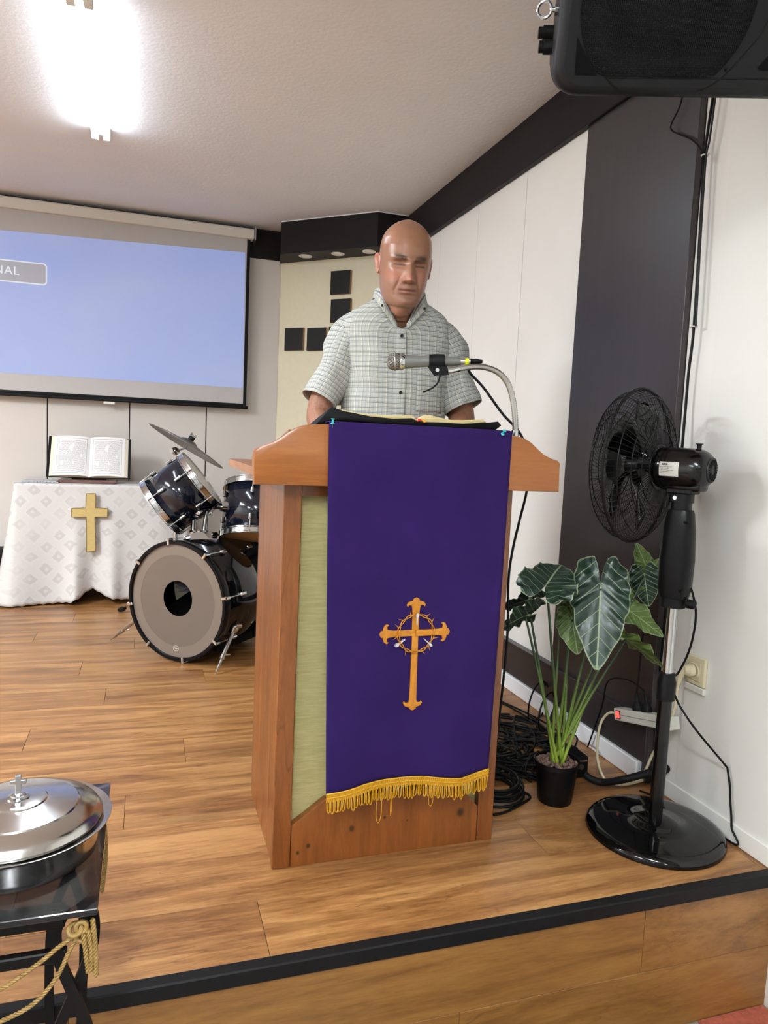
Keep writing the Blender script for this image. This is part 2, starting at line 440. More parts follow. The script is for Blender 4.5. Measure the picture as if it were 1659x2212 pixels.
# ------------------------------------------------------------------ shared object materials
M_chrome = plain('chrome', (205, 207, 210), 0.14, 1.0, var=0.03)
M_steel = plain('brushed steel', (190, 188, 184), 0.28, 1.0, var=0.05)
M_blackp = plain('black plastic', (20, 20, 22), 0.32, var=0.1, coat=0) if False else plain('black plastic', (20, 20, 22), 0.32, var=0.1)
M_blackg = plain('gloss black', (12, 12, 13), 0.07, var=0.05)
M_blackm = plain('matt black', (22, 22, 23), 0.6, var=0.1)
M_cable = plain('black cable rubber', (20, 20, 21), 0.5, var=0.1)
M_white = plain('white plastic', (226, 224, 214), 0.4, var=0.02)
M_ivory = plain('ivory plastic', (222, 212, 178), 0.4, var=0.03)
M_ink = plain('black print', (40, 40, 42), 0.7)
M_tubel = emit('fluorescent tube', (222, 238, 255), TUBE_STRENGTH)

# ------------------------------------------------------------------ ceiling light with two bare tubes
t = thing('ceiling_light', 'twin bare fluorescent tube light glowing on the ceiling', 'ceiling light', (-0.224, 3.24, ZC))
b = MB(); b.box((-0.238, 2.66, ZC-0.03), (-0.210, 3.86, ZC), 0.002); b.build('batten', M_white, t)
for s in (-1, 1):
    x = -0.224+s*0.026
    b = MB(); b.cyl((x, 2.70, ZC-0.045), (x, 3.82, ZC-0.045), 0.013, 16); b.build('tube', M_tubel, t, smooth=True)
    for y0, y1 in ((2.655, 2.70), (3.82, 3.845)):
        b = MB(); b.box((x-0.015, y0, ZC-0.06), (x+0.015, y1, ZC-0.0), 0.003); b.build('lamp_holder', M_white, t)
# downlights under the soffit
for i, (px, py, lab) in enumerate([(660, 553, 'leftmost round white downlight under the dark soffit'), (730, 548, 'middle round white downlight under the dark soffit'), (797, 543, "round white downlight under the soffit nearest the man's head")]):
    p = atz(px, py, ZS)
    t = thing('downlight', lab, 'downlight', p, 'recessed downlights in the dark soffit')
    b = MB(); b.lathe([(0.026, 0.001), (0.028, -0.002), (0.041, -0.005), (0.0435, -0.002), (0.0435, 0.0005)], 32, Matrix.Translation(p)); b.build('trim_ring', M_white, t, True)
    b = MB(); b.lathe([(0.0, 0.0), (0.027, -0.001), (0.027, 0.0005)], 24, Matrix.Translation(p)); b.build('lamp_face', plain('frosted lamp glass', (235, 232, 226), 0.3), t, True)

# ------------------------------------------------------------------ black squares forming a cross on the cream wall
cdir = Vector((P1.x-P0.x, P1.y-P0.y, 0)).normalized(); cn = Vector((-cdir.y, cdir.x, 0)); cn = -cn if cn.y > 0 else cn
def oncream(px, py):
    d = Vector(ray(px, py)); o = Vector(CAM); p = Vector((P0.x, P0.y, 0))
    return o+d*((p-o).dot(cn)/d.dot(cn))
M_sq = plain('charcoal square face', (56, 54, 55), 0.7, var=0.1, vs=40, bump=0.1); M_sqe = plain('fibreboard edge', (150, 112, 74), 0.7)
sq_mesh = None
top = oncream(738, 611); rowp = oncream(637.5, 733.5); row2 = oncream(686, 733.5)
pitch = (row2-rowp).length
sqs = [(top, 'topmost black square of the wall cross'), (oncream(738, 672), "second black square of the wall cross, above the man's shoulder"), (rowp, 'outermost left black square of the wall cross'), (row2, "inner left black square beside the man's sleeve")]
zrow = rowp.z; base = top.copy(); base.z = 0
for k, (dx, zz) in enumerate([(0, zrow), (pitch, zrow), (2*pitch, zrow), (0, zrow-pitch), (0, zrow-2*pitch), (0, zrow-3*pitch)]):
    sqs.append((base+cdir*dx+Vector((0, 0, zz)), 'black square of the wall cross behind the man, '+['at its centre', 'just right of its centre', 'at its right end', 'just below its centre', 'two below its centre', 'at its foot'][k]))
hid = "black square of the wall cross hidden behind the standing man"
SQ = pitch*0.83
for p, lab in sqs:
    Mx = Matrix(((cdir.x, -cn.x, 0, p.x), (cdir.y, -cn.y, 0, p.y), (0, 0, 1, p.z), (0, 0, 0, 1)))
    t = thing('wall_square', lab or hid, 'wall panel', Mx, 'black squares of the wall cross')
    b = MB(); b.box((-SQ/2, -0.016, -SQ/2), (SQ/2, 0.0, SQ/2)); b.build('board', M_sqe, t, world=False)
    b = MB(); b.box((-SQ/2, -0.018, -SQ/2), (SQ/2-0.002, -0.016, SQ/2), 0.0005); b.build('face', M_sq, t, world=False)

# ------------------------------------------------------------------ projection screen
t = thing('projection_screen', 'wide pull-down projection screen showing a pale blue picture', 'projection screen', (-0.6, 5.10, 1.24))
SX0, SX1, SY = -1.85, 0.645, 5.10
M_scr = plain('screen fabric', (184, 181, 180), 0.8, var=0.01); M_hous = plain('screen housing', (214, 210, 200), 0.4, var=0.01)
b = MB(); b.box((SX0-0.03, SY-0.035, 2.375), (SX1+0.025, SY+0.06, 2.440), 0.008); h = b.build('housing', M_hous, t)
b = MB(); b.box((SX0-0.045, SY-0.04, 2.365), (SX0-0.03, SY+0.065, 2.45), 0.002); b.build('end_cap', M_steel, t)
b = MB(); b.box((SX1+0.025, SY-0.04, 2.365), (SX1+0.033, SY+0.065, 2.45), 0.002); b.tube([(SX1+0.03, SY, 2.44), (SX1+0.03, SY, 2.472)], 0.002); b.build('end_cap', M_steel, t)
b = MB(); b.box((SX0, SY, 1.27), (SX1, SY+0.002, 2.40)); b.build('fabric', M_scr, t)
for a, c in ((SX0, SX0+0.03), (SX1-0.022, SX1)):
    b = MB(); b.box((a, SY-0.0008, 1.268), (c, SY, 2.376)); b.build('border', M_blackm, t)
b = MB(); b.box((SX0, SY-0.0008, 1.262), (SX1-0.022, SY, 1.28)); b.build('border', M_blackm, t)
b = MB(); b.box((SX0-0.01, SY-0.011, 1.243), (SX1+0.012, SY+0.013, 1.266), 0.006, seg=2); bar = b.build('bottom_bar', M_blackp, t)
b = MB(); b.box((-0.27, SY-0.008, 1.226), (-0.20, SY+0.006, 1.243), 0.003); b.build('pull_tab', M_white, t)
# projected picture (light thrown on the fabric)
n = NT('projected picture'); v = n.coords('Object', (0.9, 1, 1.6)); f = n.noise(v, 1.1, 2, 0.4, 0.3)
c = n.ramp(f, [(0.3, lin((142, 162, 230))), (0.55, lin((158, 173, 226))), (0.75, lin((176, 186, 226)))])
n.link(c, n.b.inputs['Emission Color']); n.b.inputs['Emission Strength'].default_value = 0.36
n.set((0.22, 0.25, 0.34, 1), 0.9); M_proj = n.mat
b = MB(); b.prism([(-1.72, 1.383), (0.620, 1.387), (0.613, 2.287), (-0.868, 2.242), (-1.72, 2.216)], SY-0.0014, SY-0.0008); b.build('picture', M_proj, t)
def rrect(x0, x1, z0, z1, r, k=5):
    out = []
    for cx, cz, a in ((x1-r, z1-r, 0), (x0+r, z1-r, 90), (x0+r, z0+r, 180), (x1-r, z0+r, 270)):
        for i in range(k+1):
            an = math.radians(a+90*i/k); out.append((cx+r*math.cos(an), cz+r*math.sin(an)))
    return out
nb = emit('notice frame light', (226, 234, 246), 0.40); ng = emit('notice grey light', (150, 152, 168), 0.32); nl = emit('notice letter light', (215, 222, 238), 0.50)
b = MB(); b.prism(rrect(-1.375, -0.605, 1.938, 2.072, 0.022), SY-0.0022, SY-0.0015); b.build('notice_frame', nb, t)
b = MB(); b.prism(rrect(-1.367, -0.613, 1.946, 2.064, 0.016), SY-0.0030, SY-0.0023); b.build('notice_box', ng, t)
vs, fs = text_mesh('NO SIGNAL', 0.070, 0.0002, spacing=1.12)
for v2_, f2_ in islands(vs, fs):
    b = MB(); b.add([(p.x-0.962, SY-0.0036-p.z, p.y+2.006) for p in v2_], f2_); b.build('letter', nl, t)

# ------------------------------------------------------------------ lectern
M_pine = wood('varnished pine boards', (88, 46, 15), (118, 66, 24), (141, 83, 35), 'Z', rough=0.34, scale=0.9, rand=True, spread=0.10, coat=0.25, knot_s=0.9)
M_pinex = wood('varnished pine crest', (117, 63, 18), (142, 81, 24), (160, 98, 35), 'X', rough=0.34, scale=0.8, rand=True, spread=0.06, coat=0.25, contrast=0.8, knot_s=1.1)
M_piney = wood('varnished pine shelf', (120, 78, 48), (150, 100, 64), (176, 126, 86), 'Y', rough=0.4, scale=0.9, rand=True, coat=0.1)
n = NT('woven green fabric'); v = n.coords('Object', (1, 1, 1)); s3 = n.sep(v)
w1 = n.math('SINE', n.math('MULTIPLY', s3[0], 2*PI/0.0034)); w2 = n.math('SINE', n.math('MULTIPLY', s3[2], 2*PI/0.0034))
wv = n.math('MULTIPLY', w1, w2); f = n.noise(n.coords('Object', (6, 6, 60)), 4, 3)
c = n.mix(n.rng(f, 0.3, 0.7), lin((196, 186, 126)), lin((218, 208, 148))); c = n.mix(n.rng(wv, -1, 1, 0.35, 0.0), c, lin((120, 116, 78)))
n.bump(wv, 0.5, 0.0012); M_burlap = n.set(c, 0.9)
LX0, LX1, LY0, LY1 = 0.306, 0.905, 1.69, 2.092
lec = thing('lectern', 'orange pine lectern with curved crest board and green fabric front', 'lectern', (0.605, 1.69, 0))
for k, (y0, y1) in enumerate([(1.716, 1.80), (1.80, 1.89), (1.89, 1.985), (1.985, LY1)]):
    b = MB(); b.box((LX0+0.004, y0+0.0003, 0.0), (LX0+0.026, y1-0.0003, 0.952), 0.0012); b.build('side_board', M_pine, lec)
    b = MB(); b.box((LX1-0.026, y0+0.0003, 0.0), (LX1-0.004, y1-0.0003, 0.952), 0.0012); b.build('side_board', M_pine, lec)
b = MB(); b.box((LX0, LY0, 0.0), (0.351, LY0+0.026, 0.952), 0.002); b.build('front_post', M_pine, lec)
b = MB(); b.box((0.860, LY0, 0.0), (LX1, LY0+0.026, 0.952), 0.002); b.build('front_post', M_pine, lec)
b = MB(); b.prism([(0.3525, 0.0), (0.3525, 0.106), (0.436, 0.166), (0.800, 0.166), (0.8585, 0.098), (0.8585, 0.0)], LY0+0.001, LY0+0.024, bev=0.0015); b.build('base_board', wood('varnished pine base', (89, 48, 16), (119, 67, 24), (138, 82, 35), 'Z', rough=0.36, scale=0.55, coat=0.2, knot_s=1.6), lec)
bbm = bpy.data.materials['varnished pine base']; nt_ = bbm.node_tree; bs_ = nt_.nodes['Principled BSDF']
class _N(NT):
    def __init__(s): s.mat = bbm; s.t = nt_; s.b = bs_
n = _N(); src = bs_.inputs['Base Color'].links[0].from_socket; sx_ = n.sep(n.coords('Object')); cc_ = src
for px, py, rk in ((995, 1755, 0.0105), (760, 1790, 0.0075), (666, 1828, 0.0055), (643, 1843, 0.0042), (831, 1766, 0.0040), (880, 1772, 0.0022)):
    p = aty(px, py, LY0); dx_ = n.math('SUBTRACT', sx_[0], p.x-0.605); dz_ = n.math('MULTIPLY', n.math('SUBTRACT', sx_[2], p.z), 0.8)
    d_ = n.math('SQRT', n.math('ADD', n.math('MULTIPLY', dx_, dx_), n.math('MULTIPLY', dz_, dz_)))
    cc_ = n.mix(n.rng(d_, rk*0.55, rk*1.25, 0.9, 0.0), cc_, lin((44, 20, 10)))
n.link(cc_, bs_.inputs['Base Color'])
b = MB(); b.box((0.351, LY0+0.026, 0.02), (0.860, LY0+0.034, 0.952)); b.build('fabric_panel', M_burlap, lec)
b = MB(); b.box((0.351, LY0+0.002, 0.925), (0.860, LY0+0.026, 0.952)); b.build('top_rail', M_pine, lec)
left = [(549, 972), (566, 964), (590, 956), (606, 947), (622, 936), (640, 925), (655, 919.5), (672, 917), (709, 916)]
right = [(1105, 941), (1122, 943), (1137, 948), (1150, 957), (1163, 970), (1176, 982), (1190, 990), (1207, 996)]
YC = 1.640
ol = [(aty(549, 1047, YC).x, 0.953), (aty(548, 990, YC).x, 1.012), (aty(549, 976, YC).x+0.001, 1.026)]
ol += [(aty(px, py, YC).x+(0.003 if i == 0 else 0), aty(px, py, YC).z) for i, (px, py) in enumerate(left)]
ol += [(0.62, 1.0985)]
ol += [(aty(px, py, YC).x, aty(px, py, YC).z) for px, py in right]
xr = aty(1209, 1030, YC).x
ol += [(xr, 1.026), (xr, 1.010), (aty(1208, 1065, YC).x, 0.953)]
b = MB(); b.prism(ol, YC, YC+0.030, bev=0.004); b.build('crest_board', M_pinex, lec, True, angle=35)
b = MB(); b.loft([rrect(0.236, 1.010, 1.672, 2.262, 0.05, 6)]) if False else None
desk = rrect(0.236, 0.905, 1.672, 2.262, 0.03, 6)
b = MB(); b.loft([[(x, y, z) for x, y in desk] for z in (0.970, 0.972, 0.988, 0.990)]); b.build('desk_board', M_piney, lec)
b = MB(); b.loft([[(0.31, 1.672, z), (0.903, 1.672, z), (0.903, 2.16, z-0.085), (0.31, 2.16, z-0.085)] for z in (1.062, 1.080)]); b.build('reading_board', M_pinex, lec)
for x0 in (0.315, 0.880):
    b = MB(); b.loft([[(x0, 1.672, 0.9905), (x0, 2.155, 0.9905), (x0, 2.155, 0.994), (x0, 1.672, 1.061)], [(x0+0.02, 1.672, 0.9905), (x0+0.02, 2.155, 0.9905), (x0+0.02, 2.155, 0.994), (x0+0.02, 1.672, 1.061)]]); b.build('reading_board_cheek', M_pine, lec)
b = MB(); b.box((0.33, 1.80, 0.45), (0.88, 2.06, 0.468)); b.build('inner_shelf', M_pinex, lec)

# ------------------------------------------------------------------ purple antependium with gold embroidery
n = NT('purple cloth'); v = n.coords('Object'); f = n.noise(v, 900, 2); g = n.noise(v, 5, 3)
c = n.mix(n.rng(g, 0.3, 0.7), lin((34, 19, 67)), lin((40, 23, 76))); n.bump(f, 0.25, 0.0006)
M_purple = n.set(c, 0.9, Sheen_Weight=0.05, Sheen_Roughness=0.4, Specular_IOR_Level=0.1)
n.b.inputs['Sheen Tint'].default_value = lin((120, 90, 190))
M_gold = plain('gold thread', (190, 122, 14), 0.5, var=0.18, vs=120, stretch=(1, 1, 0.3), bump=0.5, bs=400, Specular_IOR_Level=0.6)
M_fringe = plain('gold fringe thread', (206, 152, 22), 0.55, var=0.2, vs=200, bump=0.5, bs=500)
M_silver = plain('silver thread', (214, 212, 216), 0.4, var=0.08)
ant = thing('antependium', 'purple lectern cloth with embroidered gold cross and yellow fringe', 'cloth', (0.63, 1.634, 0.15))
YF = 1.634
bl = [(702.6, 1717), (745, 1707), (785, 1696), (820, 1691), (855, 1688), (885, 1683), (915, 1679), (952.6, 1680), (994, 1682), (1025, 1675), (1057, 1667)]
bx = [aty(px, py, YF).x for px, py in bl]; bz = [aty(px, py, YF).z for px, py in bl]
xl0, xr0 = aty(710.5, 915, YF).x, aty(1105, 941, YF).x
NX, NZ = 44, 46
def clothpt(u, t):
    """u across 0..1, t down 0..1"""
    xb = bx[0]+(bx[-1]-bx[0])*u; zb = float(np.interp(xb, bx, bz))
    xt = xl0+(xr0-xl0)*u
    e = t**1.2
    x = xt+(xb-xt)*e
    zt = 1.1005
    y = YF-0.002-0.010*t*t*math.sin(u*PI*3.3+0.5)*t-0.004*math.sin(u*9+t*3)*t*(1-t)
    return Vector((x, y, zt+(zb-zt)*t))
rows = []
for k in range(4):   # over the crest and onto the reading board behind
    yy = [1.70, 1.684, 1.668, 1.645][k]; zz = [1.0835, 1.092, 1.1012, 1.1025][k]
    rows.append([Vector((xl0+(xr0-xl0)*i/NX, yy, zz)) for i in range(NX+1)])
for j in range(NZ+1): rows.append([clothpt(i/NX, j/NZ) for i in range(NX+1)])
b = MB(); b.loft(rows, closed=False, cap=False)
cl = b.build('cloth', M_purple, ant, True, angle=180)
sm = cl.modifiers.new('thickness', 'SOLIDIFY'); sm.thickness = 0.0015; sm.offset = 0
# gold braid band and loops
bt = MB(); N = 90
top_, mid_, bot_ = [], [], []
for i in range(N+1):
    p = clothpt(i/N, 1.0)
    top_.append(p+Vector((0, -0.0022, 0.004))); bot_.append(p+Vector((0, -0.0030, -0.014))); mid_.append(p+Vector((0, -0.0045, -0.005)))
bt.loft([top_, mid_, bot_], closed=False, cap=False)
bt.tube([p+Vector((0, -0.001, 0.001)) for p in top_], 0.0022, 6)
bt.tube([p+Vector((0, -0.001, 0.001)) for p in mid_], 0.0012, 5)
for i in range(0, N):
    bt.tube([top_[i]+Vector((0, -0.002, 0)), bot_[i+1]+Vector((0, -0.002, 0))], 0.0011, 4); bt.tube([top_[i+1]+Vector((0, -0.0025, 0)), bot_[i]+Vector((0, -0.0025, 0))], 0.0011, 4)
bt.build('braid_band', M_fringe, ant, True, angle=60)
lp = MB()
for s in (-1, 0, 1):
    w_ = 0.0031
    pts = [(-w_+s*0.0008, s*0.0014, 0.002), (-w_, s*0.0016, -0.015), (-w_*1.05, s*0.0016, -0.027), (-w_*0.6, 0, -0.0318), (0, 0, -0.0335), (w_*0.6, 0, -0.0318), (w_*1.05, s*0.0016, -0.027), (w_, s*0.0016, -0.015), (w_+s*0.0008, s*0.0014, 0.002)]
    lp.tube(pts, 0.00135, 5)
lp0 = None; NL = 44
for i in range(NL):
    p = clothpt((i+0.5)/NL, 1.0)+Vector((0, -0.003, -0.012))
    if lp0 is None:
        lp0 = lp.build('fringe_loop', M_fringe, ant, True, world=False, angle=180); o = lp0
    else:
        o = bpy.data.objects.new('fringe_loop', lp0.data); COL.objects.link(o); o.parent = ant
    o.location = Vector(p)-Vector((0.63, 1.634, 0.15)); o.rotation_euler = (random.uniform(-0.1, 0.1), random.uniform(-0.10, 0.10), random.uniform(-0.25, 0.25)); o.scale = (1, 1, random.uniform(0.88, 1.15))
for px, l, w_ in ((818, 0.062, 0.006), (844, 0.046, 0.0012), (929, 0.034, 0.005)):
    x = aty(px, 1720, YF).x; z = float(np.interp(x, bx, bz))-0.038
    b = MB(); b.tube(spline([(x-w_, YF-0.006, z+0.015), (x-w_*1.1, YF-0.006, z-l*0.7), (x, YF-0.006, z-l), (x+w_*1.1, YF-0.006, z-l*0.65), (x+w_, YF-0.006, z+0.015)], 6), 0.0008, 5); b.build('loose_thread', M_fringe, ant, True)
# embroidered cross
EC = aty(896, 1366, YF); tilt = -math.atan2(aty(888, 1532, YF).x-aty(900, 1292, YF).x, 0.28)
emb_y = lambda x, z: min(clothpt((x-bx[0])/(bx[-1]-bx[0]), min(1, max(0, (1.10-z)/0.9))).y, YF)-0.0012
def emb(outline, name, mat, th=0.0016, dy=0.0):
    b = MB(); cx = sum(p[0] for p in outline)/len(outline); cz = sum(p[1] for p in outline)/len(outline)
    y = min(clothpt(max(0, min(1, (x_-bx[0])/(bx[-1]-bx[0]))), max(0, min(1, (1.10-z_)/0.89))).y for x_, z_ in outline)-0.0012-dy
    b.prism(outline, y-th, y+0.006, bev=0.0006); return b.build(name, mat, ant, True, angle=30)
def rotpt(p, c, a): return (c[0]+math.cos(a)*p[0]-math.sin(a)*p[1], c[1]+math.sin(a)*p[0]+math.cos(a)*p[1])
def arm(L, w, fl):
    """outline of one bar of the cross pointing +z, from the crossing (0,0), with a fleur end"""
    s = fl
    half = [(w, 0), (w*1.0, L*0.55), (w*1.12, L-2.6*s), (w*1.3, L-1.9*s), (1.75*s, L-1.75*s), (2.05*s, L-2.25*s), (2.35*s, L-1.75*s), (2.0*s, L-1.15*s), (1.3*s, L-0.85*s), (0.75*s, L-0.78*s), (0.85*s, L-0.45*s), (0.35*s, L-0.1*s)]
    return half+[(0, L)]+[(-x, z) for x, z in half[::-1]]
cz0 = (EC.x, EC.z)
Ltop, Lbot = aty(900, 1290, YF).z-EC.z, EC.z-aty(888, 1533, YF).z
Lr, Ll = aty(969, 1360, YF).x-EC.x, EC.x-aty(819, 1372, YF).x
for L, a, w_ in ((Ltop, 0, 0.0088), (Lbot, PI, 0.0080), (Lr, -PI/2, 0.0076), (Ll, PI/2, 0.0076)):
    emb([rotpt(p, cz0, a+0.012) for p in arm(L, w_, 0.0105)], 'cross_bar', M_gold, 0.0016 if abs(a) in (0, PI) else 0.0024, 0.0 if a == 0 else 0.0004)
# crown of thorns: twisted ring with spikes
b = MB(); pts1 = []; pts2 = []
for i in range(73):
    a = 2*PI*i/72; r = 0.0455
    pts1.append((EC.x+(r+0.0028*math.sin(a*7))*math.cos(a), YF-0.0082, EC.z+(r*1.02+0.0028*math.sin(a*7))*math.sin(a)))
    pts2.append((EC.x+(r-0.0028*math.sin(a*7))*math.cos(a), YF-0.0090, EC.z+(r*1.02-0.0028*math.sin(a*7))*math.sin(a)))
b.tube(pts1[:-1], 0.0013, 6, closed=True); b.tube(pts2[:-1], 0.0013, 6, closed=True); cr_ = b.build('thorn_crown', M_gold, ant, True)
for i in range(14):
    a = 2*PI*(i+0.3)/14; r0 = 0.047; r1 = 0.060; da = 0.10*(1 if i % 2 else -1)
    b = MB(); b.tube([(EC.x+r0*math.cos(a), YF-0.0084, EC.z+r0*math.sin(a)), (EC.x+r1*math.cos(a+da), YF-0.0084, EC.z+r1*math.sin(a+da))], [0.0016, 0.0003], 5); b.build('thorn', M_gold, cr_, True)
for px, py, a in ((899, 1335, 0), (862, 1388, -0.95), (922, 1386, 0.85)):
    p = aty(px, py, YF); o2 = [(-0.0032, 0.011), (0, 0.0145), (0.0032, 0.011), (0.0034, 0.006), (0.0014, 0.003), (0.0008, -0.014), (0, -0.016), (-0.0008, -0.014), (-0.0014, 0.003), (-0.0034, 0.006)]
    sgn = 1 if a == 0 else (-1 if a > 0 else -1)
    emb([rotpt((x, z*(1 if a == 0 else -1)), (p.x, p.z), a) for x, z in o2], 'nail', M_silver, 0.003, 0.0055)
# push pins
M_pin = plain('turquoise plastic', (66, 178, 182), 0.35, var=0.04)
for px, py, lab in ((718, 910, 'turquoise push pin beside the left black book corner'), (1084, 932, 'turquoise push pin near the gooseneck microphone foot')):
    p = aty(px, py+6, 1.632); Mx = frame(p+Vector((0, -0.004, 0.0)), (0, -0.75, 0.66)) if px > 900 else frame(p+Vector((0, -0.002, 0.0)), (0, -0.12, 0.99))
    t = thing('push_pin', lab, 'push pin', Mx, 'turquoise push pins in the purple cloth')
    b = MB(); b.lathe([(0.0, 0), (0.0048, 0), (0.0048, 0.0012), (0.0026, 0.0028), (0.0022, 0.0095), (0.0042, 0.0115), (0.0047, 0.0127), (0.0, 0.0130)], 18); b.build('head', M_pin, t, True, world=False)
    b = MB(); b.cyl((0, 0, 0.001), (0, 0, -0.008), 0.0006, 6); b.build('needle', M_steel, t, world=False)

# ------------------------------------------------------------------ open Bible on the reading board
M_leather = plain('black leather', (9, 9, 12), 0.55, var=0.15, vs=40, bump=0.3, bs=250)
n = NT('gilt page edges'); v = n.coords('Object', (1, 1, 220)); f = n.noise(v, 3, 2)
M_gilt = n.set(n.mix(n.rng(f, 0.3, 0.7), lin((214, 192, 128)), lin((236, 220, 168))), 0.5)
M_page = plain('book paper', (238, 230, 206), 0.8, var=0.02)
bib = thing('open_book', 'open black leather book with gilt edges on top of the lectern', 'book', (0.63, 1.80, 1.07))
BY = 1.690
cov = [(684, 917), (700, 899), (716, 880), (740, 889), (800, 901), (850, 906), (890, 905), (905, 913), (950, 914), (1000, 917), (1060, 914), (1076, 912), (1083, 921), (1070, 931), (1000, 927), (950, 924), (905, 922), (885, 919), (850, 918), (800, 914), (760, 910), (718, 909)]
pgL = [(736, 885), (760, 890), (800, 896), (830, 898), (855, 898), (880, 897), (893, 899), (904, 910), (890, 907), (850, 907.5), (800, 902.5), (742, 890.5)]
pgR = [(906, 910), (912, 900), (921, 897), (932, 898), (950, 903), (975, 908), (1000, 908.5), (1045, 907), (1052, 913), (1000, 918), (950, 915.5), (915, 914)]
def slab(pix, y0, y1, slope=0.165):
    o2 = [(aty(px, py, BY).x, aty(px, py, BY).z) for px, py in pix]; m = MB(); m.prism(o2, y0, y1, bev=0.0008)
    for p in m.v: p.z -= (p.y-BY)*slope-0.002
    return m
slab(cov, BY, BY+0.215).build('cover', M_leather, bib, True, angle=30)
slab(pgL, BY+0.004, BY+0.20).build('page_block', M_gilt, bib, True, angle=40)
slab(pgR, BY+0.004, BY+0.20).build('page_block', M_gilt, bib, True, angle=40)
for pc, c_, dx in (((903, 908), (190, 40, 30), -1.0), ((908, 909), (232, 158, 52), 1.0)):
    p = aty(pc[0], pc[1], BY); b = MB()
    w_ = 0.0045
    b.loft([[(p.x+dx*0.003, p.y+0.02, p.z+0.004), (p.x+dx*0.003+w_, p.y+0.02, p.z+0.005)], [(p.x, p.y-0.002, p.z+0.003), (p.x+w_*1.5, p.y-0.003, p.z+0.004)], [(p.x+dx*0.007, p.y-0.009, p.z-0.004), (p.x+dx*0.006+w_*2, p.y-0.008, p.z-0.001)]], closed=False, cap=False)
    rb = b.build('ribbon', plain('ribbon %d' % c_[0], c_, 0.5), bib); md = rb.modifiers.new('thickness', 'SOLIDIFY'); md.thickness = 0.0006

# ------------------------------------------------------------------ gooseneck holder, microphone, cable
goo = thing('gooseneck_holder', 'curved chrome gooseneck microphone holder rising from the lectern', 'microphone holder', aty(1113, 944, 1.70))
gp = [aty(*q) for q in [(1113, 938, 1.70), (1113, 915, 1.70), (1111, 885, 1.70), (1106, 855, 1.702), (1096, 827, 1.706), (1078, 806, 1.712), (1054, 795, 1.72), (1028, 792, 1.726), (1000, 795, 1.732), (976, 800, 1.736)]]
sp = spline(gp, 12); b = MB(); b.tube(sp, [0.0084 if i % 2 else 0.0066 for i in range(len(sp))], 14); b.build('gooseneck', M_steel, goo, True, angle=180)
b = MB(); p = aty(1112, 940, 1.70); b.cyl(p+Vector((0, 0, -0.009)), p+Vector((0, 0, 0.012)), 0.0095, 18); b.cyl(p+Vector((0, 0, -0.010)), p+Vector((0, 0, -0.006)), 0.016, 18); b.build('mounting_foot', M_chrome, goo, True)
e0, e1 = aty(992, 796, 1.734), aty(966, 801, 1.737); b = MB(); b.cyl(e0, e1, 0.0092, 16); b.build('end_sleeve', M_chrome, goo, True)
axm = (aty(856, 781, 1.80)-aty(985, 781, 1.75)).normalized()
mh = aty(856, 781, 1.80); mt = aty(944, 781, 1.766)
cm = mt
Mc = frame(cm, axm, (0, 0, 1))
b = MB(); b.lathe([(0.0135, -0.021), (0.0185, -0.019), (0.0195, 0.0), (0.0180, 0.019), (0.0130, 0.021)], 20, Mc); c0 = b.build('clip', M_blackm, goo, True, angle=30)
q0 = aty(934, 793, 1.766); q1 = aty(958, 795, 1.752); q2 = aty(966, 801, 1.742); q3 = aty(941, 806, 1.752)
b = MB(); b.loft([[p+Vector((0, dy, 0)) for p in (aty(925, 790, 1.766), aty(962, 790, 1.756), aty(968, 810, 1.742), aty(940, 811, 1.748))] for dy in (-0.008, 0.008)]); b.build('clip_joint', M_blackm, goo)
b = MB(); p = aty(941, 800, 1.75); b.cyl(p+Vector((0, -0.012, 0)), p+Vector((0, 0.012, 0)), 0.005, 12); b.build('screw', M_chrome, goo, True)
b = MB(); b.tube(spline([aty(951, 810, 1.745), aty(946, 826, 1.74), aty(934, 838, 1.735), aty(915, 847, 1.73)], 6), [0.0022]*18+[0.003], 6); b.build('strap', M_blackm, goo, True)
mic = thing('microphone', 'grey handheld microphone with silver mesh head in the holder', 'microphone', Mc)
def mx(zz): return zz
L_ = (mh-mt).length
b = MB(); b.lathe([(0.0, -0.06), (0.0105, -0.06), (0.0115, -0.055), (0.0118, -0.02), (0.0135, 0.02), (0.0172, L_-0.022), (0.0178, L_-0.019), (0.0, L_-0.018)], 24); b.build('body', plain('warm grey enamel', (112, 112, 108), 0.4), mic, True, world=False)
b = MB(); b.lathe([(0.0178, L_-0.022), (0.0215, L_-0.016), (0.0215, L_-0.012), (0.0205, L_-0.010)], 24); b.build('collar_ring', M_chrome, mic, True, world=False)
n = NT('microphone mesh'); v = n.coords('Object', (1, 1, 1)); vd = n.vor(v, 420); n.bump(vd, 1.0, 0.002)
M_mesh = n.set(n.mix(n.rng(vd, 0.15, 0.5), lin((205, 203, 198)), lin((92, 90, 86))), 0.35, 0.8)
b = MB(); b.lathe([(0.0195, L_-0.011), (0.0222, L_-0.003), (0.0230, L_+0.003), (0.0220, L_+0.011), (0.0185, L_+0.018), (0.0120, L_+0.0225), (0.0, L_+0.0245)], 28); g_ = b.build('grille', M_mesh, mic, True, world=False)
b = MB(); b.ring(0.0228, 0.0014, 36, 6, Matrix.Translation((0, 0, L_+0.003))); b.build('grille_band', M_steel, g_, True, world=False)
b = MB(); b.lathe([(0.0, -0.085), (0.0078, -0.085), (0.0082, -0.075), (0.0082, -0.058), (0.0, -0.057)], 18); pl_ = b.build('connector', M_steel, mic, True, world=False)
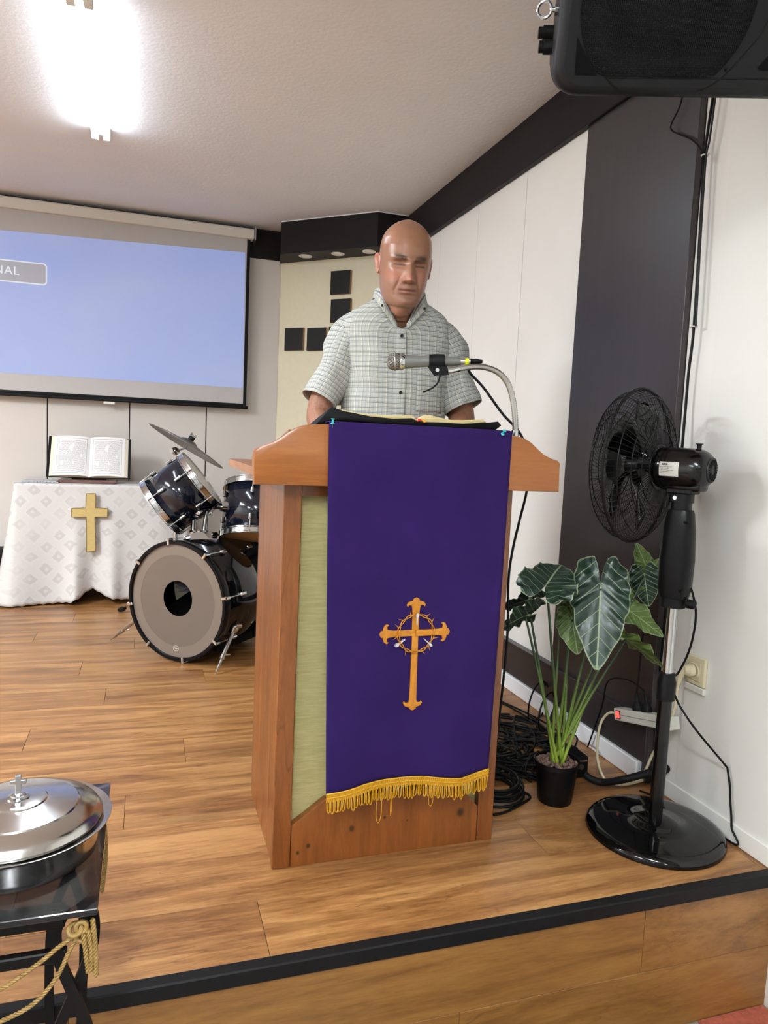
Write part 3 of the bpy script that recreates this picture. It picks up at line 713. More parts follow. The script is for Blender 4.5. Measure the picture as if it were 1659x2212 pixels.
b = MB(); b.box((-0.003, -0.009, -0.084), (0.009, -0.0075, -0.070), 0.0005, Matrix.Rotation(PI/2, 4, 'Z') @ Matrix.Rotation(PI, 4, 'Z')); b.lathe([(0.0084, -0.081), (0.0086, -0.081), (0.0086, -0.072), (0.0084, -0.072)], 18); b.build('tape', plain('yellow tape', (226, 232, 40), 0.4), pl_, world=False)
b = MB(); b.lathe([(0.0, -0.116), (0.0045, -0.116), (0.0072, -0.100), (0.0078, -0.084), (0.0, -0.083)], 18); b.build('strain_relief', M_blackm, mic, True, world=False)
tail = Mc @ Vector((0, 0, -0.115))
cab = [tail, aty(1012, 798, 1.74), aty(1045, 838, 1.735), aty(1085, 893, 1.725), aty(1119, 930, 1.71), aty(1134, 962, 1.705), aty(1142, 1010, 1.715), aty(1137, 1065, 1.73), aty(1122, 1125, 1.745), aty(1106, 1195, 1.755), aty(1098, 1260, 1.76), aty(1094, 1400, 1.78), Vector((0.955, 1.80, 0.12)), Vector((0.97, 1.84, 0.006)), Vector((1.0, 1.95, 0.006))]
b = MB(); b.tube(spline(cab, 8), 0.0034, 8); tag(b.build('microphone_cable', M_cable, None, True), 'thin black cable running from the microphone down behind the lectern', 'cable')

# ------------------------------------------------------------------ pedestal fan
FX, FY = 1.375, 1.615
fan = thing('pedestal_fan', 'black pedestal fan on a round base beside the potted plant', 'fan', (FX, FY, 0))
T = Matrix.Translation((FX, FY, 0))
b = MB(); b.lathe([(0.0, 0.004), (0.186, 0.0), (0.188, 0.004), (0.186, 0.014), (0.178, 0.022), (0.160, 0.026), (0.10, 0.031), (0.062, 0.0345), (0.058, 0.040), (0.036, 0.043), (0.0, 0.044)], 72, T); b.build('base', M_blackg, fan, True, angle=50)
b = MB(); b.lathe([(0.0, 0.042), (0.0185, 0.042), (0.0185, 0.40), (0.0, 0.40)], 24, T); b.build('lower_pole', plain('black enamel', (14, 14, 15), 0.2), fan, True)
b = MB(); b.lathe([(0.0185, 0.385), (0.0245, 0.388), (0.0255, 0.44), (0.023, 0.448), (0.021, 0.462), (0.013, 0.464)], 24, T); b.build('height_collar', M_blackp, fan, True)
b = MB(); b.lathe([(0.0, 0.44), (0.0135, 0.44), (0.0135, 0.70), (0.0, 0.70)], 20, T); b.build('inner_pole', M_chrome, fan, True)
FA = Vector((-0.47, 0.883, 0)).normalized(); FS = Vector((-FA.y, FA.x, 0)); FS = FS if FS.x < 0 else -FS
Mf = Matrix(((FS.x, FA.x, 0, FX), (FS.y, FA.y, 0, FY), (0, 0, 1, 0), (0, 0, 0, 1)))    # local x = side to camera, y = blow direction, z up
def rr(cx, cy, hx, hy, z, e=3.0, n=32):
    out = []
    for i in range(n):
        a = 2*PI*i/n; c_, s_ = math.cos(a), math.sin(a)
        out.append((cx+hx*math.copysign(abs(c_)**(2/e), c_), cy+hy*math.copysign(abs(s_)**(2/e), s_), z))
    return out
b = MB(); b.loft([rr(0, 0, 0.026, 0.030, z) for z in (0.648, 0.675)], M=Mf); [b.lathe([(0.020, z), (0.0225, z+0.002), (0.0225, z+0.006), (0.020, z+0.008)], 20, T) for z in (0.650, 0.660)]; b.build('clamp', M_blackm, fan, True)
kx = Mf @ Vector((0.0, -0.03, 0.664)); ke = Mf @ Vector((0.0, -0.058, 0.664))
b = MB(); b.cyl(kx+(ke-kx)*0.25, ke, 0.0125, 12); b.cyl(kx, ke, 0.004, 8); b.build('clamp_knob', M_blackm, fan, True)
b = MB(); b.loft([rr(0, 0, 0.030, 0.036, 0.675), rr(0, 0, 0.034, 0.042, 0.70), rr(0, 0, 0.035, 0.044, 0.78), rr(0, 0, 0.033, 0.040, 0.86), rr(0, 0, 0.030, 0.034, 0.905), rr(0, 0, 0.027, 0.030, 0.915)], M=Mf); b.build('control_housing', M_blackp, fan, True, angle=50)
for z in (0.885, 0.70):
    b = MB(); p = Mf @ Vector((0.027, -0.022, z)); q = Mf @ Vector((0.036, -0.036, z)); b.cyl(p, q, 0.0035, 10); b.build('screw', M_blackm, fan, True)
b = MB(); b.loft([rr(0, 0, 0.022, 0.024, z, 4) for z in (0.912, 0.935)], M=Mf); b.loft([rr(0, 0.002, 0.026, 0.03, z, 4) for z in (0.935, 0.972)], M=Mf); b.box((-0.03, -0.036, 0.958), (0.03, 0.034, 0.974), 0.004, Mf); b.build('neck', M_blackp, fan, True)
b = MB(); p = Mf @ Vector((0.025, 0.008, 0.948)); q = Mf @ Vector((0.031, 0.008, 0.948)); b.cyl(p, q, 0.0055, 12); b.build('bolt', M_chrome, fan, True)
ZF = 1.026
Mm = Mf @ Matrix.Translation((0, 0, ZF)) @ Matrix.Rotation(-PI/2, 4, 'X')      # local z = +blow direction
Mm = Matrix(((FS.x, 0, FA.x, FX), (FS.y, 0, FA.y, FY), (0, -1, 0, ZF), (0, 0, 0, 1)))  # x side, y down, z blow
b = MB(); b.lathe([(0.0, -0.072), (0.022, -0.072), (0.036, -0.069), (0.046, -0.060), (0.053, -0.045), (0.0555, -0.03), (0.0565, 0.05), (0.055, 0.066), (0.049, 0.073), (0.0, 0.075)], 40, Mm)
b.box((-0.030, 0.03, -0.058), (0.030, 0.060, 0.055), 0.010, Mm, 2); b.build('motor_housing', M_blackg if False else plain('black gloss plastic', (13, 13, 15), 0.16), fan, True, angle=45)
b = MB(); b.lathe([(0.034, -0.0705), (0.033, -0.0735), (0.0, -0.0745)], 32, Mm); vent = b.build('rear_vent', plain('dark grey plastic', (52, 54, 56), 0.5), fan, True)
sl = MB()
for i in range(24):
    a = 2*PI*i/24; Mx = Mm @ Matrix.Rotation(a, 4, 'Z'); sl.box((0.014, -0.0013, -0.0762), (0.028, 0.0013, -0.0735), 0, Mx)
o = sl.build('vent_slots', M_blackm, vent); o['kind'] = 'stuff'
b = MB(); b.cyl(Mm @ Vector((0, -0.05, -0.034)), Mm @ Vector((0, -0.066, -0.034)), 0.0062, 12); b.cyl(Mm @ Vector((0, -0.066, -0.034)), Mm @ Vector((0, -0.0685, -0.034)), 0.0098, 14); b.build('oscillation_knob', M_blackp, fan, True)
# rating label on the barrel
lb = MB(); rings = []
for z in (0.060-0.014, 0.0-0.006):
    rings.append([Mm @ Vector((0.0569*math.cos(a), 0.0569*math.sin(a), z)) for a in np.linspace(-0.30, 0.38, 10)])
lb.loft(rings, closed=False, cap=False); lab_ = lb.build('rating_label', plain('label paper', (206, 202, 194), 0.5), fan, True)
def onlabel(vs, r=0.0572):
    """(u along barrel, v up) -> barrel surface"""
    return [Mm @ Vector((r*math.cos(-v/0.0569), r*math.sin(-v/0.0569), -u)) for u, v in vs]
pill = [(x-0.020+0.0035-0.0155-0.0, z+0.0105) for x, z in rrect(-0.0085, 0.0085, -0.0026, 0.0026, 0.0024)]
b = MB(); b.add(onlabel(pill), [list(range(len(pill)))]); b.build('print_badge', M_ink, lab_)
vs, fs = text_mesh('TRUST', 0.0052); b = MB(); b.add(onlabel([(p.x-0.032, p.y+0.0105) for p in vs], 0.0574), fs); b.build('lettering', plain('label print light', (206, 202, 194), 0.5), lab_)['kind'] = 'stuff'
for txt, y, sz in (('BLACK MODEL TUB', 0.0035, 0.0036), ('Model FS-40-1B', -0.0008, 0.0036), ('220-240V~50/60Hz 45W', -0.0050, 0.0036), ('S.N. 2021070004', -0.0092, 0.0036), ('Made in China', -0.0135, 0.0034)):
    vs, fs = text_mesh(txt, sz, align='LEFT'); b = MB(); b.add(onlabel([(p.x-0.0435, p.y+y) for p in vs], 0.0573), fs); b.build('lettering', M_ink, lab_)['kind'] = 'stuff'
# guards and blades
RG = 0.214; ZR = 0.128
M_wire = plain('black wire', (16, 16, 17), 0.28, var=0.05)
def guard(name, prof, nsp, rings_, parent, twist=0.0):
    b = MB()
    for i in range(nsp):
        a = 2*PI*i/nsp; pts = []
        for k, (r, z) in enumerate(prof):
            aa = a+twist*(1-r/RG); pts.append(Mm @ Vector((r*math.cos(aa), r*math.sin(aa), z)))
        b.tube(pts, 0.0009, 4, cap=False)
    for r, z, th in rings_: b.ring(r, th, 72, 6, Mm @ Matrix.Translation((0, 0, z)))
    o = b.build(name, M_wire, parent, True, angle=180); o['kind'] = 'stuff'; return o
guard('rear_guard', [(0.060, 0.070), (0.10, 0.073), (0.15, 0.081), (0.185, 0.094), (0.203, 0.106), (RG, ZR)], 80, [(0.060, 0.070, 0.003), (0.105, 0.072, 0.0016), (0.150, 0.080, 0.0016), (0.192, 0.098, 0.0016)], fan)
guard('front_guard', [(RG, ZR), (0.205, 0.164), (0.185, 0.182), (0.14, 0.194), (0.08, 0.201), (0.045, 0.204)], 80, [(0.150, 0.193, 0.0015), (0.10, 0.200, 0.0015), (0.192, 0.177, 0.0015)], fan, 0.5)
b = MB(); b.ring(RG, 0.0040, 96, 8, Mm @ Matrix.Translation((0, 0, ZR)), ); b.build('guard_rim', M_blackm, fan, True)
b = MB(); b.lathe([(0.0, 0.200), (0.046, 0.202), (0.046, 0.206), (0.036, 0.209), (0.0, 0.210)], 32, Mm); b.build('badge', M_blackp, fan, True)
b = MB(); b.lathe([(0.0, 0.076), (0.007, 0.076), (0.007, 0.118), (0.034, 0.118), (0.036, 0.145), (0.03, 0.158), (0.0, 0.162)], 24, Mm); b.build('blade_hub', M_blackp, fan, True)
for k in range(5):
    rings = []
    for r in np.linspace(0.030, 0.182, 9):
        t = (r-0.03)/0.152; wid = 0.34+0.42*math.sin(PI*min(1, t*0.62+0.12)); lead = 0.25*t
        if t > 0.93: wid *= 0.9
        ring = []
        for q in np.linspace(-1, 1, 9):
            a = 2*PI*k/5+0.4+lead+q*wid*(0.52 if t > 0.2 else 0.4); z = 0.133+q*(0.020*(1-0.35*t))+0.004*(1-q*q)
            ring.append(Mm @ Vector((r*math.cos(a), r*math.sin(a), z)))
        rings.append(ring)
    b = MB(); b.loft(rings, closed=False, cap=False); o = b.build('blade', M_blackg, fan, True, angle=180); md = o.modifiers.new('thickness', 'SOLIDIFY'); md.thickness = 0.0025

# ------------------------------------------------------------------ loudspeaker hanging at the right
th = math.radians(21.8); Rs = Vector((math.cos(th), -math.sin(th), 0)); hh = Vector((-math.sin(th), -math.cos(th), 0))
tl = math.radians(28); Ns = hh*math.cos(tl)+Vector((0, 0, -math.sin(tl))); Us = hh*math.sin(tl)+Vector((0, 0, math.cos(tl)))
DS = 1.56
Pbl = Vector(CAM)+Vector(ray(1190, 208))*DS
Ms = Matrix(((Rs.x, Us.x, -Ns.x, Pbl.x), (Rs.y, Us.y, -Ns.y, Pbl.y), (Rs.z, Us.z, -Ns.z, Pbl.z), (0, 0, 0, 1)))   # x right, y up, z into the cabinet
pxm = DS/FPX
SLn, SHt = 0.66, 0.425
spk = thing('loudspeaker', 'large black loudspeaker mounted high on the right wall', 'loudspeaker', Ms)
n = NT('textured black plastic'); v = n.coords('Object'); n.bump(n.noise(v, 900, 2), 0.35, 0.0006); M_spk = n.set(n.mix(n.rng(n.noise(v, 5, 3), 0.3, 0.7), lin((13, 14, 16)), lin((18, 19, 22))), 0.42, Specular_IOR_Level=0.25)
def rrb(inset, r, z, k=8):
    return [(x, y, z) for x, y in rrect(inset, SLn-inset, inset, SHt-inset, r, k)]
b = MB(); b.loft([rrb(0.020, 0.042, 0.0), rrb(0.008, 0.05, 0.004), rrb(0.001, 0.055, 0.014), rrb(0.0, 0.055, 0.03), rrb(0.0, 0.055, 0.078), rrb(0.002, 0.055, 0.080)], M=Ms, cap=False)
b.add([Ms @ Vector(p) for p in rrb(0.020, 0.042, 0.0)], [list(range(36))]); b.build('front_shell', M_spk, spk, True, angle=45)
b = MB(); b.loft([rrb(0.004, 0.055, 0.080), rrb(0.003, 0.055, 0.084), rrb(0.006, 0.06, 0.16), rrb(0.03, 0.07, 0.26), rrb(0.09, 0.08, 0.34)], M=Ms); b.build('rear_shell', M_spk, spk, True, angle=45)
def spx(px, py, z=0.0):
    """pixel -> point on the speaker's front plane, local"""
    d = Vector(ray(px, py)); o = Vector(CAM); p0 = Ms @ Vector((0, 0, z)); k = (p0-o).dot(Ns)/d.dot(Ns); return Ms.inverted() @ (o+d*k)
gc = spx(1444, 8); gr = spx(1256, 8); Rg = (gc-gr).length; gb = spx(1440, 166).y; gtop = SHt-gb
pts = []
for i in range(65):
    a = 2*PI*i/64; x, y = gc.x+Rg*math.cos(a), gc.y+Rg*math.sin(a)
    pts.append((x, min(max(y, gb), gtop)))
pts = pts[:-1]
n = NT('perforated grille'); v = n.coords('Object', (1, 1, 1)); n2 = n.new('ShaderNodeTexVoronoi', feature='F1'); n.link(v, n2.inputs['Vector']); n2.inputs['Scale'].default_value = 260; n2.inputs['Randomness'].default_value = 0.12
n.bump(n2.outputs['Distance'], 1.0, 0.003); M_gr = n.set(n.mix(n.rng(n2.outputs['Distance'], 0.25, 0.42), lin((1, 1, 2)), lin((9, 9, 12))), 0.6, Specular_IOR_Level=0.12)
b = MB(); b.loft([[(x, y, 0.002) for x, y in pts], [(gc.x+(x-gc.x)*0.995, gc.y+(y-gc.y)*0.995, -0.004) for x, y in pts], [(gc.x+(x-gc.x)*0.5, gc.y+(y-gc.y)*0.5, -0.008) for x, y in pts], [(gc.x+(x-gc.x)*0.02, gc.y+(y-gc.y)*0.02, -0.010) for x, y in pts]], M=Ms); b.build('woofer_grille', M_gr, spk, True, angle=30)
# raised arc seams beside the grille and port openings
def arc_seam(px_list):
    q = [spx(*p) for p in px_list]; b = MB(); b.tube([Ms @ Vector((p.x, p.y, -0.0005)) for p in spline(q, 5)], 0.0016, 6); return b
arc_seam([(1256, 20), (1262, 70), (1276, 115), (1300, 155), (1318, 178), (1337, 199)]).build('seam', M_blackm, spk, True)
arc_seam([(1659, 45), (1640, 80), (1600, 125), (1565, 163), (1535, 185), (1505, 201)]).build('seam', M_blackm, spk, True)
arc_seam([(1311, 168), (1400, 168.5), (1480, 169), (1565, 170), (1665, 171)]).build('seam', M_blackm, spk, True)
M_hole = plain('port opening', (5, 5, 6), 0.9)
for tri in ([(1247, 78), (1241, 163), (1290, 164), (1275, 138), (1259, 105)], [(1668, 112), (1636, 146), (1638, 152), (1668, 153)]):
    q = [spx(*p) for p in tri]; cx = sum(p.x for p in q)/len(q); cy = sum(p.y for p in q)/len(q)
    b = MB(); b.loft([[(p.x, p.y, -0.0006) for p in q], [(cx+(p.x-cx)*0.93, cy+(p.y-cy)*0.93, 0.0003) for p in q]], M=Ms); b.build('port', M_hole, spk)
for px, py in ((1303, 148), (1569, 150)):
    q = spx(px, py); b = MB(); b.lathe([(0.0, -0.0075), (0.0035, -0.0070), (0.0042, -0.0045), (0.0042, -0.001)], 14, Ms @ Matrix.Translation((q.x, q.y, 0))); b.build('screw', M_blackp, spk, True)
# left end: eye bolt, two round knobs
def lend(yv, zv): return Ms @ Vector((0.0, yv, zv))
yb_ = spx(1190, 15).y; ey = lend(yb_-0.003, 0.070)
b = MB(); Me = Matrix(((-Rs.x, Us.x, -Ns.x, ey.x-Rs.x*0.026), (-Rs.y, Us.y, -Ns.y, ey.y-Rs.y*0.026), (-Rs.z, Us.z, -Ns.z, ey.z-Rs.z*0.026), (0, 0, 0, 1)))
b.ring(0.0145, 0.0033, 28, 8, Me); b.cyl(ey+Rs*0.004, ey-Rs*0.012, 0.0055, 12); b.cyl(ey+Rs*0.002, ey-Rs*0.005, 0.010, 16); b.build('eye_bolt', M_chrome, spk, True)
for dpx, dpy, zz in ((1178, 96, 0.15), (1193, 128, 0.11)):
    yy = spx(1190, dpy).y-0.0; p = lend(yy+0.02, zz)
    b = MB(); b.cyl(p+Rs*0.012, p-Rs*0.016, 0.015, 18); b.cyl(p-Rs*0.010, p-Rs*0.026, 0.012, 18); b.build('knob', M_blackm, spk, True)
# wall bracket behind it
bc = Ms @ Vector((SLn*0.62, SHt*0.55, 0.33)); wp = Vector((XW-0.012, bc.y+0.10, bc.z+0.05))
b = MB(); b.tube([bc, bc+(wp-bc)*0.6, wp-(wp-bc).normalized()*0.03], 0.016, 12); b.box((XW-0.032, wp.y-0.07, wp.z-0.10), (XW-0.0128, wp.y+0.07, wp.z+0.10), 0.003); b.build('wall_bracket', M_blackm, spk)

# ------------------------------------------------------------------ cables along the wall
b = MB(); XX = XW-0.030
pts = [atx(1541, 205, XX), atx(1528, 290, XX), atx(1521, 340, XX), atx(1514, 470, XX), atx(1499, 705, XX), atx(1488, 800, XX), atx(1481, 880, XX), atx(1472, 980, XX-0.005), atx(1460, 1080, XX-0.004), atx(1448, 1180, XX-0.004), atx(1440, 1300, XX-0.004), atx(1425, 1450, XX-0.004)]
b.tube(spline(pts, 6), 0.0042, 8); tag(b.build('wall_cable', M_cable, None, True), 'black cable running down the right edge of the dark wall board', 'cable')
b = MB(); pts = [atx(1546, 205, XX-0.012), atx(1533, 300, XX-0.010), atx(1525, 340, XX-0.009), atx(1516, 470, XX-0.010), atx(1503, 705, XX-0.009)]
b.tube(spline(pts, 6), 0.003, 8); tag(b.build('wall_cable', plain('grey cable', (58, 58, 60), 0.5), None, True), 'grey cable lying over the black wall cable below the loudspeaker', 'cable')
b = MB(); pts = [atx(1478, 190, XX-0.01), atx(1468, 230, XX-0.012), atx(1450, 268, XX-0.012), atx(1452, 282, XX-0.012), atx(1470, 291, XX-0.01), atx(1495, 302, XX-0.01), atx(1514, 322, XX-0.01), atx(1520, 345, XX-0.012)]
b.tube(spline(pts, 6), 0.0026, 8); tag(b.build('speaker_cable', M_cable, None, True), 'short black cable looping out below the loudspeaker', 'cable')
for px, py, lab in ((1523, 336, 'white cable tie on the wall cables below the loudspeaker'), (1498, 706, 'white cable clip halfway down the dark wall board')):
    p = atx(px, py, XX-0.004); b = MB(); b.ring(0.0095, 0.0022, 20, 6, Matrix.Translation(p)); b.box(p+Vector((-0.004, -0.016, -0.003)), p+Vector((0.004, -0.008, 0.003)), 0.001); tag(b.build('cable_tie', M_white, None, True), lab, 'cable tie')

# ------------------------------------------------------------------ potted plant
PX_, PY_ = 1.195, 1.848
n = NT('leaf'); uvn = n.new('ShaderNodeUVMap', uv_map='UVMap'); uv = n.sep(uvn.outputs[0]); uv2n = n.new('ShaderNodeUVMap', uv_map='UV2'); er = n.sep(uv2n.outputs[0])
av = n.math('ABSOLUTE', uv[1])
mid = n.rng(av, 0.007, 0.016, 1, 0)
lat = n.math('FRACT', n.math('DIVIDE', n.math('SUBTRACT', uv[0], n.math('MULTIPLY', av, 0.75)), 0.165))
latm = n.rng(n.math('ABSOLUTE', n.math('SUBTRACT', lat, 0.5)), 0.02, 0.05, 1, 0)
latm = n.math('MULTIPLY', latm, n.rng(av, 0.30, 0.42, 1, 0.3))
edge = n.rng(er[0], 0.955, 0.985, 0, 1)
vein = n.math('MAXIMUM', mid, n.math('MAXIMUM', n.math('MULTIPLY', latm, 0.75), n.math('MULTIPLY', edge, 0.8)))
g = n.noise(n.coords('Object'), 25, 3)
cg = n.mix(n.rng(g, 0.3, 0.7), lin((17, 40, 30)), lin((28, 55, 41)))
geo = n.new('ShaderNodeNewGeometry')
cback = n.mix(n.rng(g, 0.3, 0.7), lin((70, 92, 42)), lin((92, 116, 52)))
cg = n.mix(geo.outputs['Backfacing'], cg, cback); c = n.mix(vein, cg, lin((150, 166, 130)))
n.bump(n.math('SUBTRACT', n.noise(n.coords('Object'), 60, 2), n.math('MULTIPLY', vein, 0.6)), 0.3, 0.002); M_leaf = n.set(c, 0.36)
n = NT('leaf stalk'); z = n.sep(n.coords('Object'))[2]
M_stalk = n.set(n.ramp(n.math('MULTIPLY', z, 1.6), [(0.12, lin((150, 172, 52))), (0.35, lin((104, 128, 46))), (0.7, lin((46, 66, 40))), (1.0, lin((40, 58, 38)))]), 0.4)
plant = thing('potted_plant', 'leafy green plant with pale veins in a black plastic pot', 'plant', (PX_, PY_, 0))
TP = Matrix.Translation((PX_, PY_, 0))
b = MB(); b.lathe([(0.0, 0.0), (0.049, 0.0), (0.051, 0.004), (0.063, 0.112), (0.067, 0.114), (0.068, 0.128), (0.0655, 0.129), (0.062, 0.112), (0.0, 0.108)], 48, TP); b.build('pot', plain('black nursery pot', (16, 16, 17), 0.42), plant, True)
M_peb = plain('brown clay pebble', (104, 80, 70), 0.85, var=0.25, vs=60, bump=0.4, bs=200)
pb = MB(); pb.ball((0, 0, 0), 0.0085, 10, 7, sc=(1.1, 0.9, 0.85)); peb0 = None
k = 0
for ringr, cnt, zz in ((0.0, 1, 0.118), (0.016, 6, 0.120), (0.031, 12, 0.120), (0.044, 17, 0.119), (0.055, 21, 0.118)):
    for i in range(cnt):
        a = 2*PI*(i+0.5*random.random())/cnt
        if peb0 is None: peb0 = pb.build('pebble', M_peb, plant, True, world=False, angle=180); o = peb0
        else: o = bpy.data.objects.new('pebble', peb0.data); COL.objects.link(o); o.parent = plant
        o.location = (ringr*math.cos(a), ringr*math.sin(a), zz+random.uniform(-0.003, 0.004)); s_ = random.uniform(0.7, 1.12)
        o.scale = (s_, s_*random.uniform(0.85, 1.1), s_*random.uniform(0.8, 1.05)); o.rotation_euler = (random.uniform(0, 3), random.uniform(0, 3), random.uniform(0, 3))
TH = [0, 8, 18, 32, 52, 78, 105, 130, 150, 166, 178]; RR = [1.0, 0.88, 0.74, 0.61, 0.51, 0.45, 0.44, 0.47, 0.49, 0.40, 0.06]
def leaf(A, Tp, nrm, wf=1.0, droop=0.15, fold=0.25, curl=0.0, seed=0):
    A = Vector(A); Tp = Vector(Tp); yv = (Tp-A); L = yv.length; yv.normalize(); nv = Vector(nrm); nv = (nv-yv*nv.dot(yv)).normalized(); xv = yv.cross(nv)
    nth, nr = 84, 10; vs = [A.copy()]; uvs = [(0, 0)]; uv2 = [(0, 0)]; rnd = random.Random(seed); ph = rnd.uniform(0, 6)
    for i in range(nth):
        thd = -178+356*i/(nth-1); R = float(np.interp(abs(thd), TH, RR)); R *= 1+0.035*math.sin(math.radians(thd)*11+ph)*min(1, abs(thd)/40)
        for j in range(1, nr+1):
            r = j/nr*R; a = math.radians(thd); x = r*math.sin(a)*wf; y = r*math.cos(a)
            z = -droop*max(0, y)**2*1.2+fold*abs(x)*0.8-curl*x*x*2-0.25*max(0, -y)**1.5
            z += 0.020*math.sin((y-abs(x)*0.75)/0.165*2*PI)*min(1, abs(x)*4)+0.05*math.sin(math.radians(thd)*9+ph)*(j/nr)**3*min(1, abs(thd)/30)
            vs.append(A+(xv*x+yv*y+nv*z)*L); uvs.append((y, x/wf if abs(wf) > 0.01 else x)); uv2.append((j/nr, 0.01))
    fs = []
    for i in range(nth-1):
        fs.append((0, 1+i*nr, 1+(i+1)*nr))
        for j in range(nr-1): fs.append((1+i*nr+j, 1+i*nr+j+1, 1+(i+1)*nr+j+1, 1+(i+1)*nr+j))
    m = MB(); m.add(vs, [tuple(reversed(f)) for f in fs], uvs, None, uv2); return m
def stalk(A, base, bend=(0, 0, 0), r0=0.0058, r1=0.0032):
    A = Vector(A); B = Vector(base); mid_ = (A+B)/2+Vector(bend); pts = spline([B, mid_, A], 10); m = MB(); m.tube(pts, [r0+(r1-r0)*i/(len(pts)-1) for i in range(len(pts))], 8); return m
tc = Vector((-0.55, -0.80, 0.15))      # towards the viewer
L_ = []   # attach pixel+y, tip pixel+y, normal, width factor, droop, fold
L_.append(((1181, 1262, 1.785), (1216, 1208, 1.88), (-0.42, -0.62, 0.62), 1.25, 0.10, 0.02))
L_.append(((1297, 1272, 1.78), (1290, 1452, 1.70), (-0.45, -0.85, 0.25), 0.78, 0.05, 0.12))
L_.append(((1236, 1338, 1.86), (1249, 1416, 1.82), (-0.45, -0.8, 0.2), 1.05, 0.12, 0.15))
L_.append(((1338, 1305, 1.84), (1442, 1372, 1.76), (-0.35, -0.5, 0.8), 0.72, 0.10, 0.2))
L_.append(((1352, 1382, 1.80), (1440, 1437, 1.74), (0.15, 0.45, 0.9), 0.75, 0.10, 0.25))
L_.append(((1392, 1244, 1.83), (1402, 1312, 1.83), (0.5, 0.75, 0.1), 1.0, 0.0, 0.1))
L_.append(((1140, 1296, 1.95), (1066, 1315, 1.92), (0.35, 0.75, 0.55), 0.62, 0.10, 0.25))
L_.append(((1135, 1330, 1.90), (1058, 1366, 1.84), (0.35, 0.75, 0.5), 0.85, 0.05, 0.25))
L_.append(((1352, 1285, 1.86), (1428, 1262, 1.84), (0.1, 0.3, 0.9), 0.6, 0.1, 0.25))
L_.append(((1228, 1312, 1.92), (1205, 1340, 1.95), (0.3, 0.8, 0.2), 0.8, 0.1, 0.1))
L_.append(((1395, 1222, 1.84), (1374, 1172, 1.84), (0.4, 0.8, 0.1), 0.75, 0.0, 0.15))
L_.append(((1408, 1235, 1.84), (1424, 1206, 1.83), (0.4, 0.8, 0.1), 1.1, 0.0, 0.15))
stalks = [(0, 8), (1, 0), (2, 2), (3, 3), (4, 4), (5, 3), (7, 1), (8, 2)]
for i, (a, t_, nr_, wf, dr, fo) in enumerate(L_):
    leaf(aty(*a), aty(*t_), nr_, wf, dr, fo, seed=i).build('leaf', M_leaf, plant, True, angle=180)
for i in (0, 1, 2, 3, 4, 5, 6, 7, 8, 9):
    A = aty(*L_[i][0]); a = 2*PI*i/10
    stalk(A, (PX_+0.016*math.cos(a), PY_+0.016*math.sin(a), 0.112), (0.25*(PX_-A.x)*-0.15, 0.0, 0.02)).build('stalk', M_stalk, plant, True, angle=180)
stalk(aty(1212, 1300, 1.90), (PX_-0.012, PY_+0.012, 0.112)).build('stalk', M_stalk, plant, True, angle=180)

# ------------------------------------------------------------------ cables on the floor behind the lectern
def tangle(seed, cx, cy, sx, sy, n_, zmax, r):
    R_ = random.Random(seed); pts = []; a = R_.uniform(0, 6)
    for i in range(n_):
        a += R_.uniform(0.7, 1.9)*(1 if R_.random() > 0.2 else -0.6); rad = R_.uniform(0.35, 1.0)
        pts.append(Vector((cx+sx*rad*math.cos(a), cy+sy*rad*math.sin(a), r+abs(R_.gauss(0, 0.35))*zmax*(0.4+0.6*(i % 3 == 1)))))
    pts[0].z = r; pts[-1].z = r
    for p in pts: p.x = min(p.x, XW-0.045)
    m = MB(); m.tube([Vector((q.x, q.y, max(q.z, r))) for q in spline(pts, 9)], r, 7); return m
for i, (cx, cy, sx, sy, nn, zm, r) in enumerate([(1.20, 2.30, 0.26, 0.36, 34, 0.09, 0.0034), (1.24, 2.22, 0.22, 0.30, 34, 0.11, 0.0034), (1.14, 2.40, 0.20, 0.36, 30, 0.06, 0.004), (1.28, 2.14, 0.17, 0.20, 30, 0.12, 0.0034), (1.10, 2.18, 0.12, 0.22, 26, 0.05, 0.0034), (1.26, 2.02, 0.12, 0.12, 26, 0.10, 0.0036), (1.33, 2.45, 0.18, 0.30, 26, 0.05, 0.0036)]):
    tag(tangle(20+i, cx, cy, sx, sy, nn, zm, r).build('tangled_cable', M_cable, None, True, angle=180), 'black cable in the tangle heaped on the floor behind the plant pot', 'cable', 'tangled black cables on the stage floor')
# big loops standing against the baseboard
for i, (px, py, rad) in enumerate([(1165, 1520, 0.085), (1185, 1540, 0.075), (1205, 1560, 0.07)]):
    c0 = atz(px, py, 0.07); pts = []
    for k in range(21):
        a = 2*PI*k/20*1.15; pts.append((c0.x+rad*0.9*math.cos(a), c0.y+rad*0.7*math.cos(a)+0.02*k/20, max(0.004, c0.z+rad*math.sin(a))))
    b = MB(); b.tube(spline(pts, 4), 0.0034, 7); tag(b.build('cable_loop', M_cable, None, True, angle=180), ['leftmost and tallest black cable loop standing by the white baseboard', 'middle black cable loop standing by the white baseboard', 'rightmost black cable loop standing behind the plant stalks'][i], 'cable', 'upright cable loops by the baseboard')
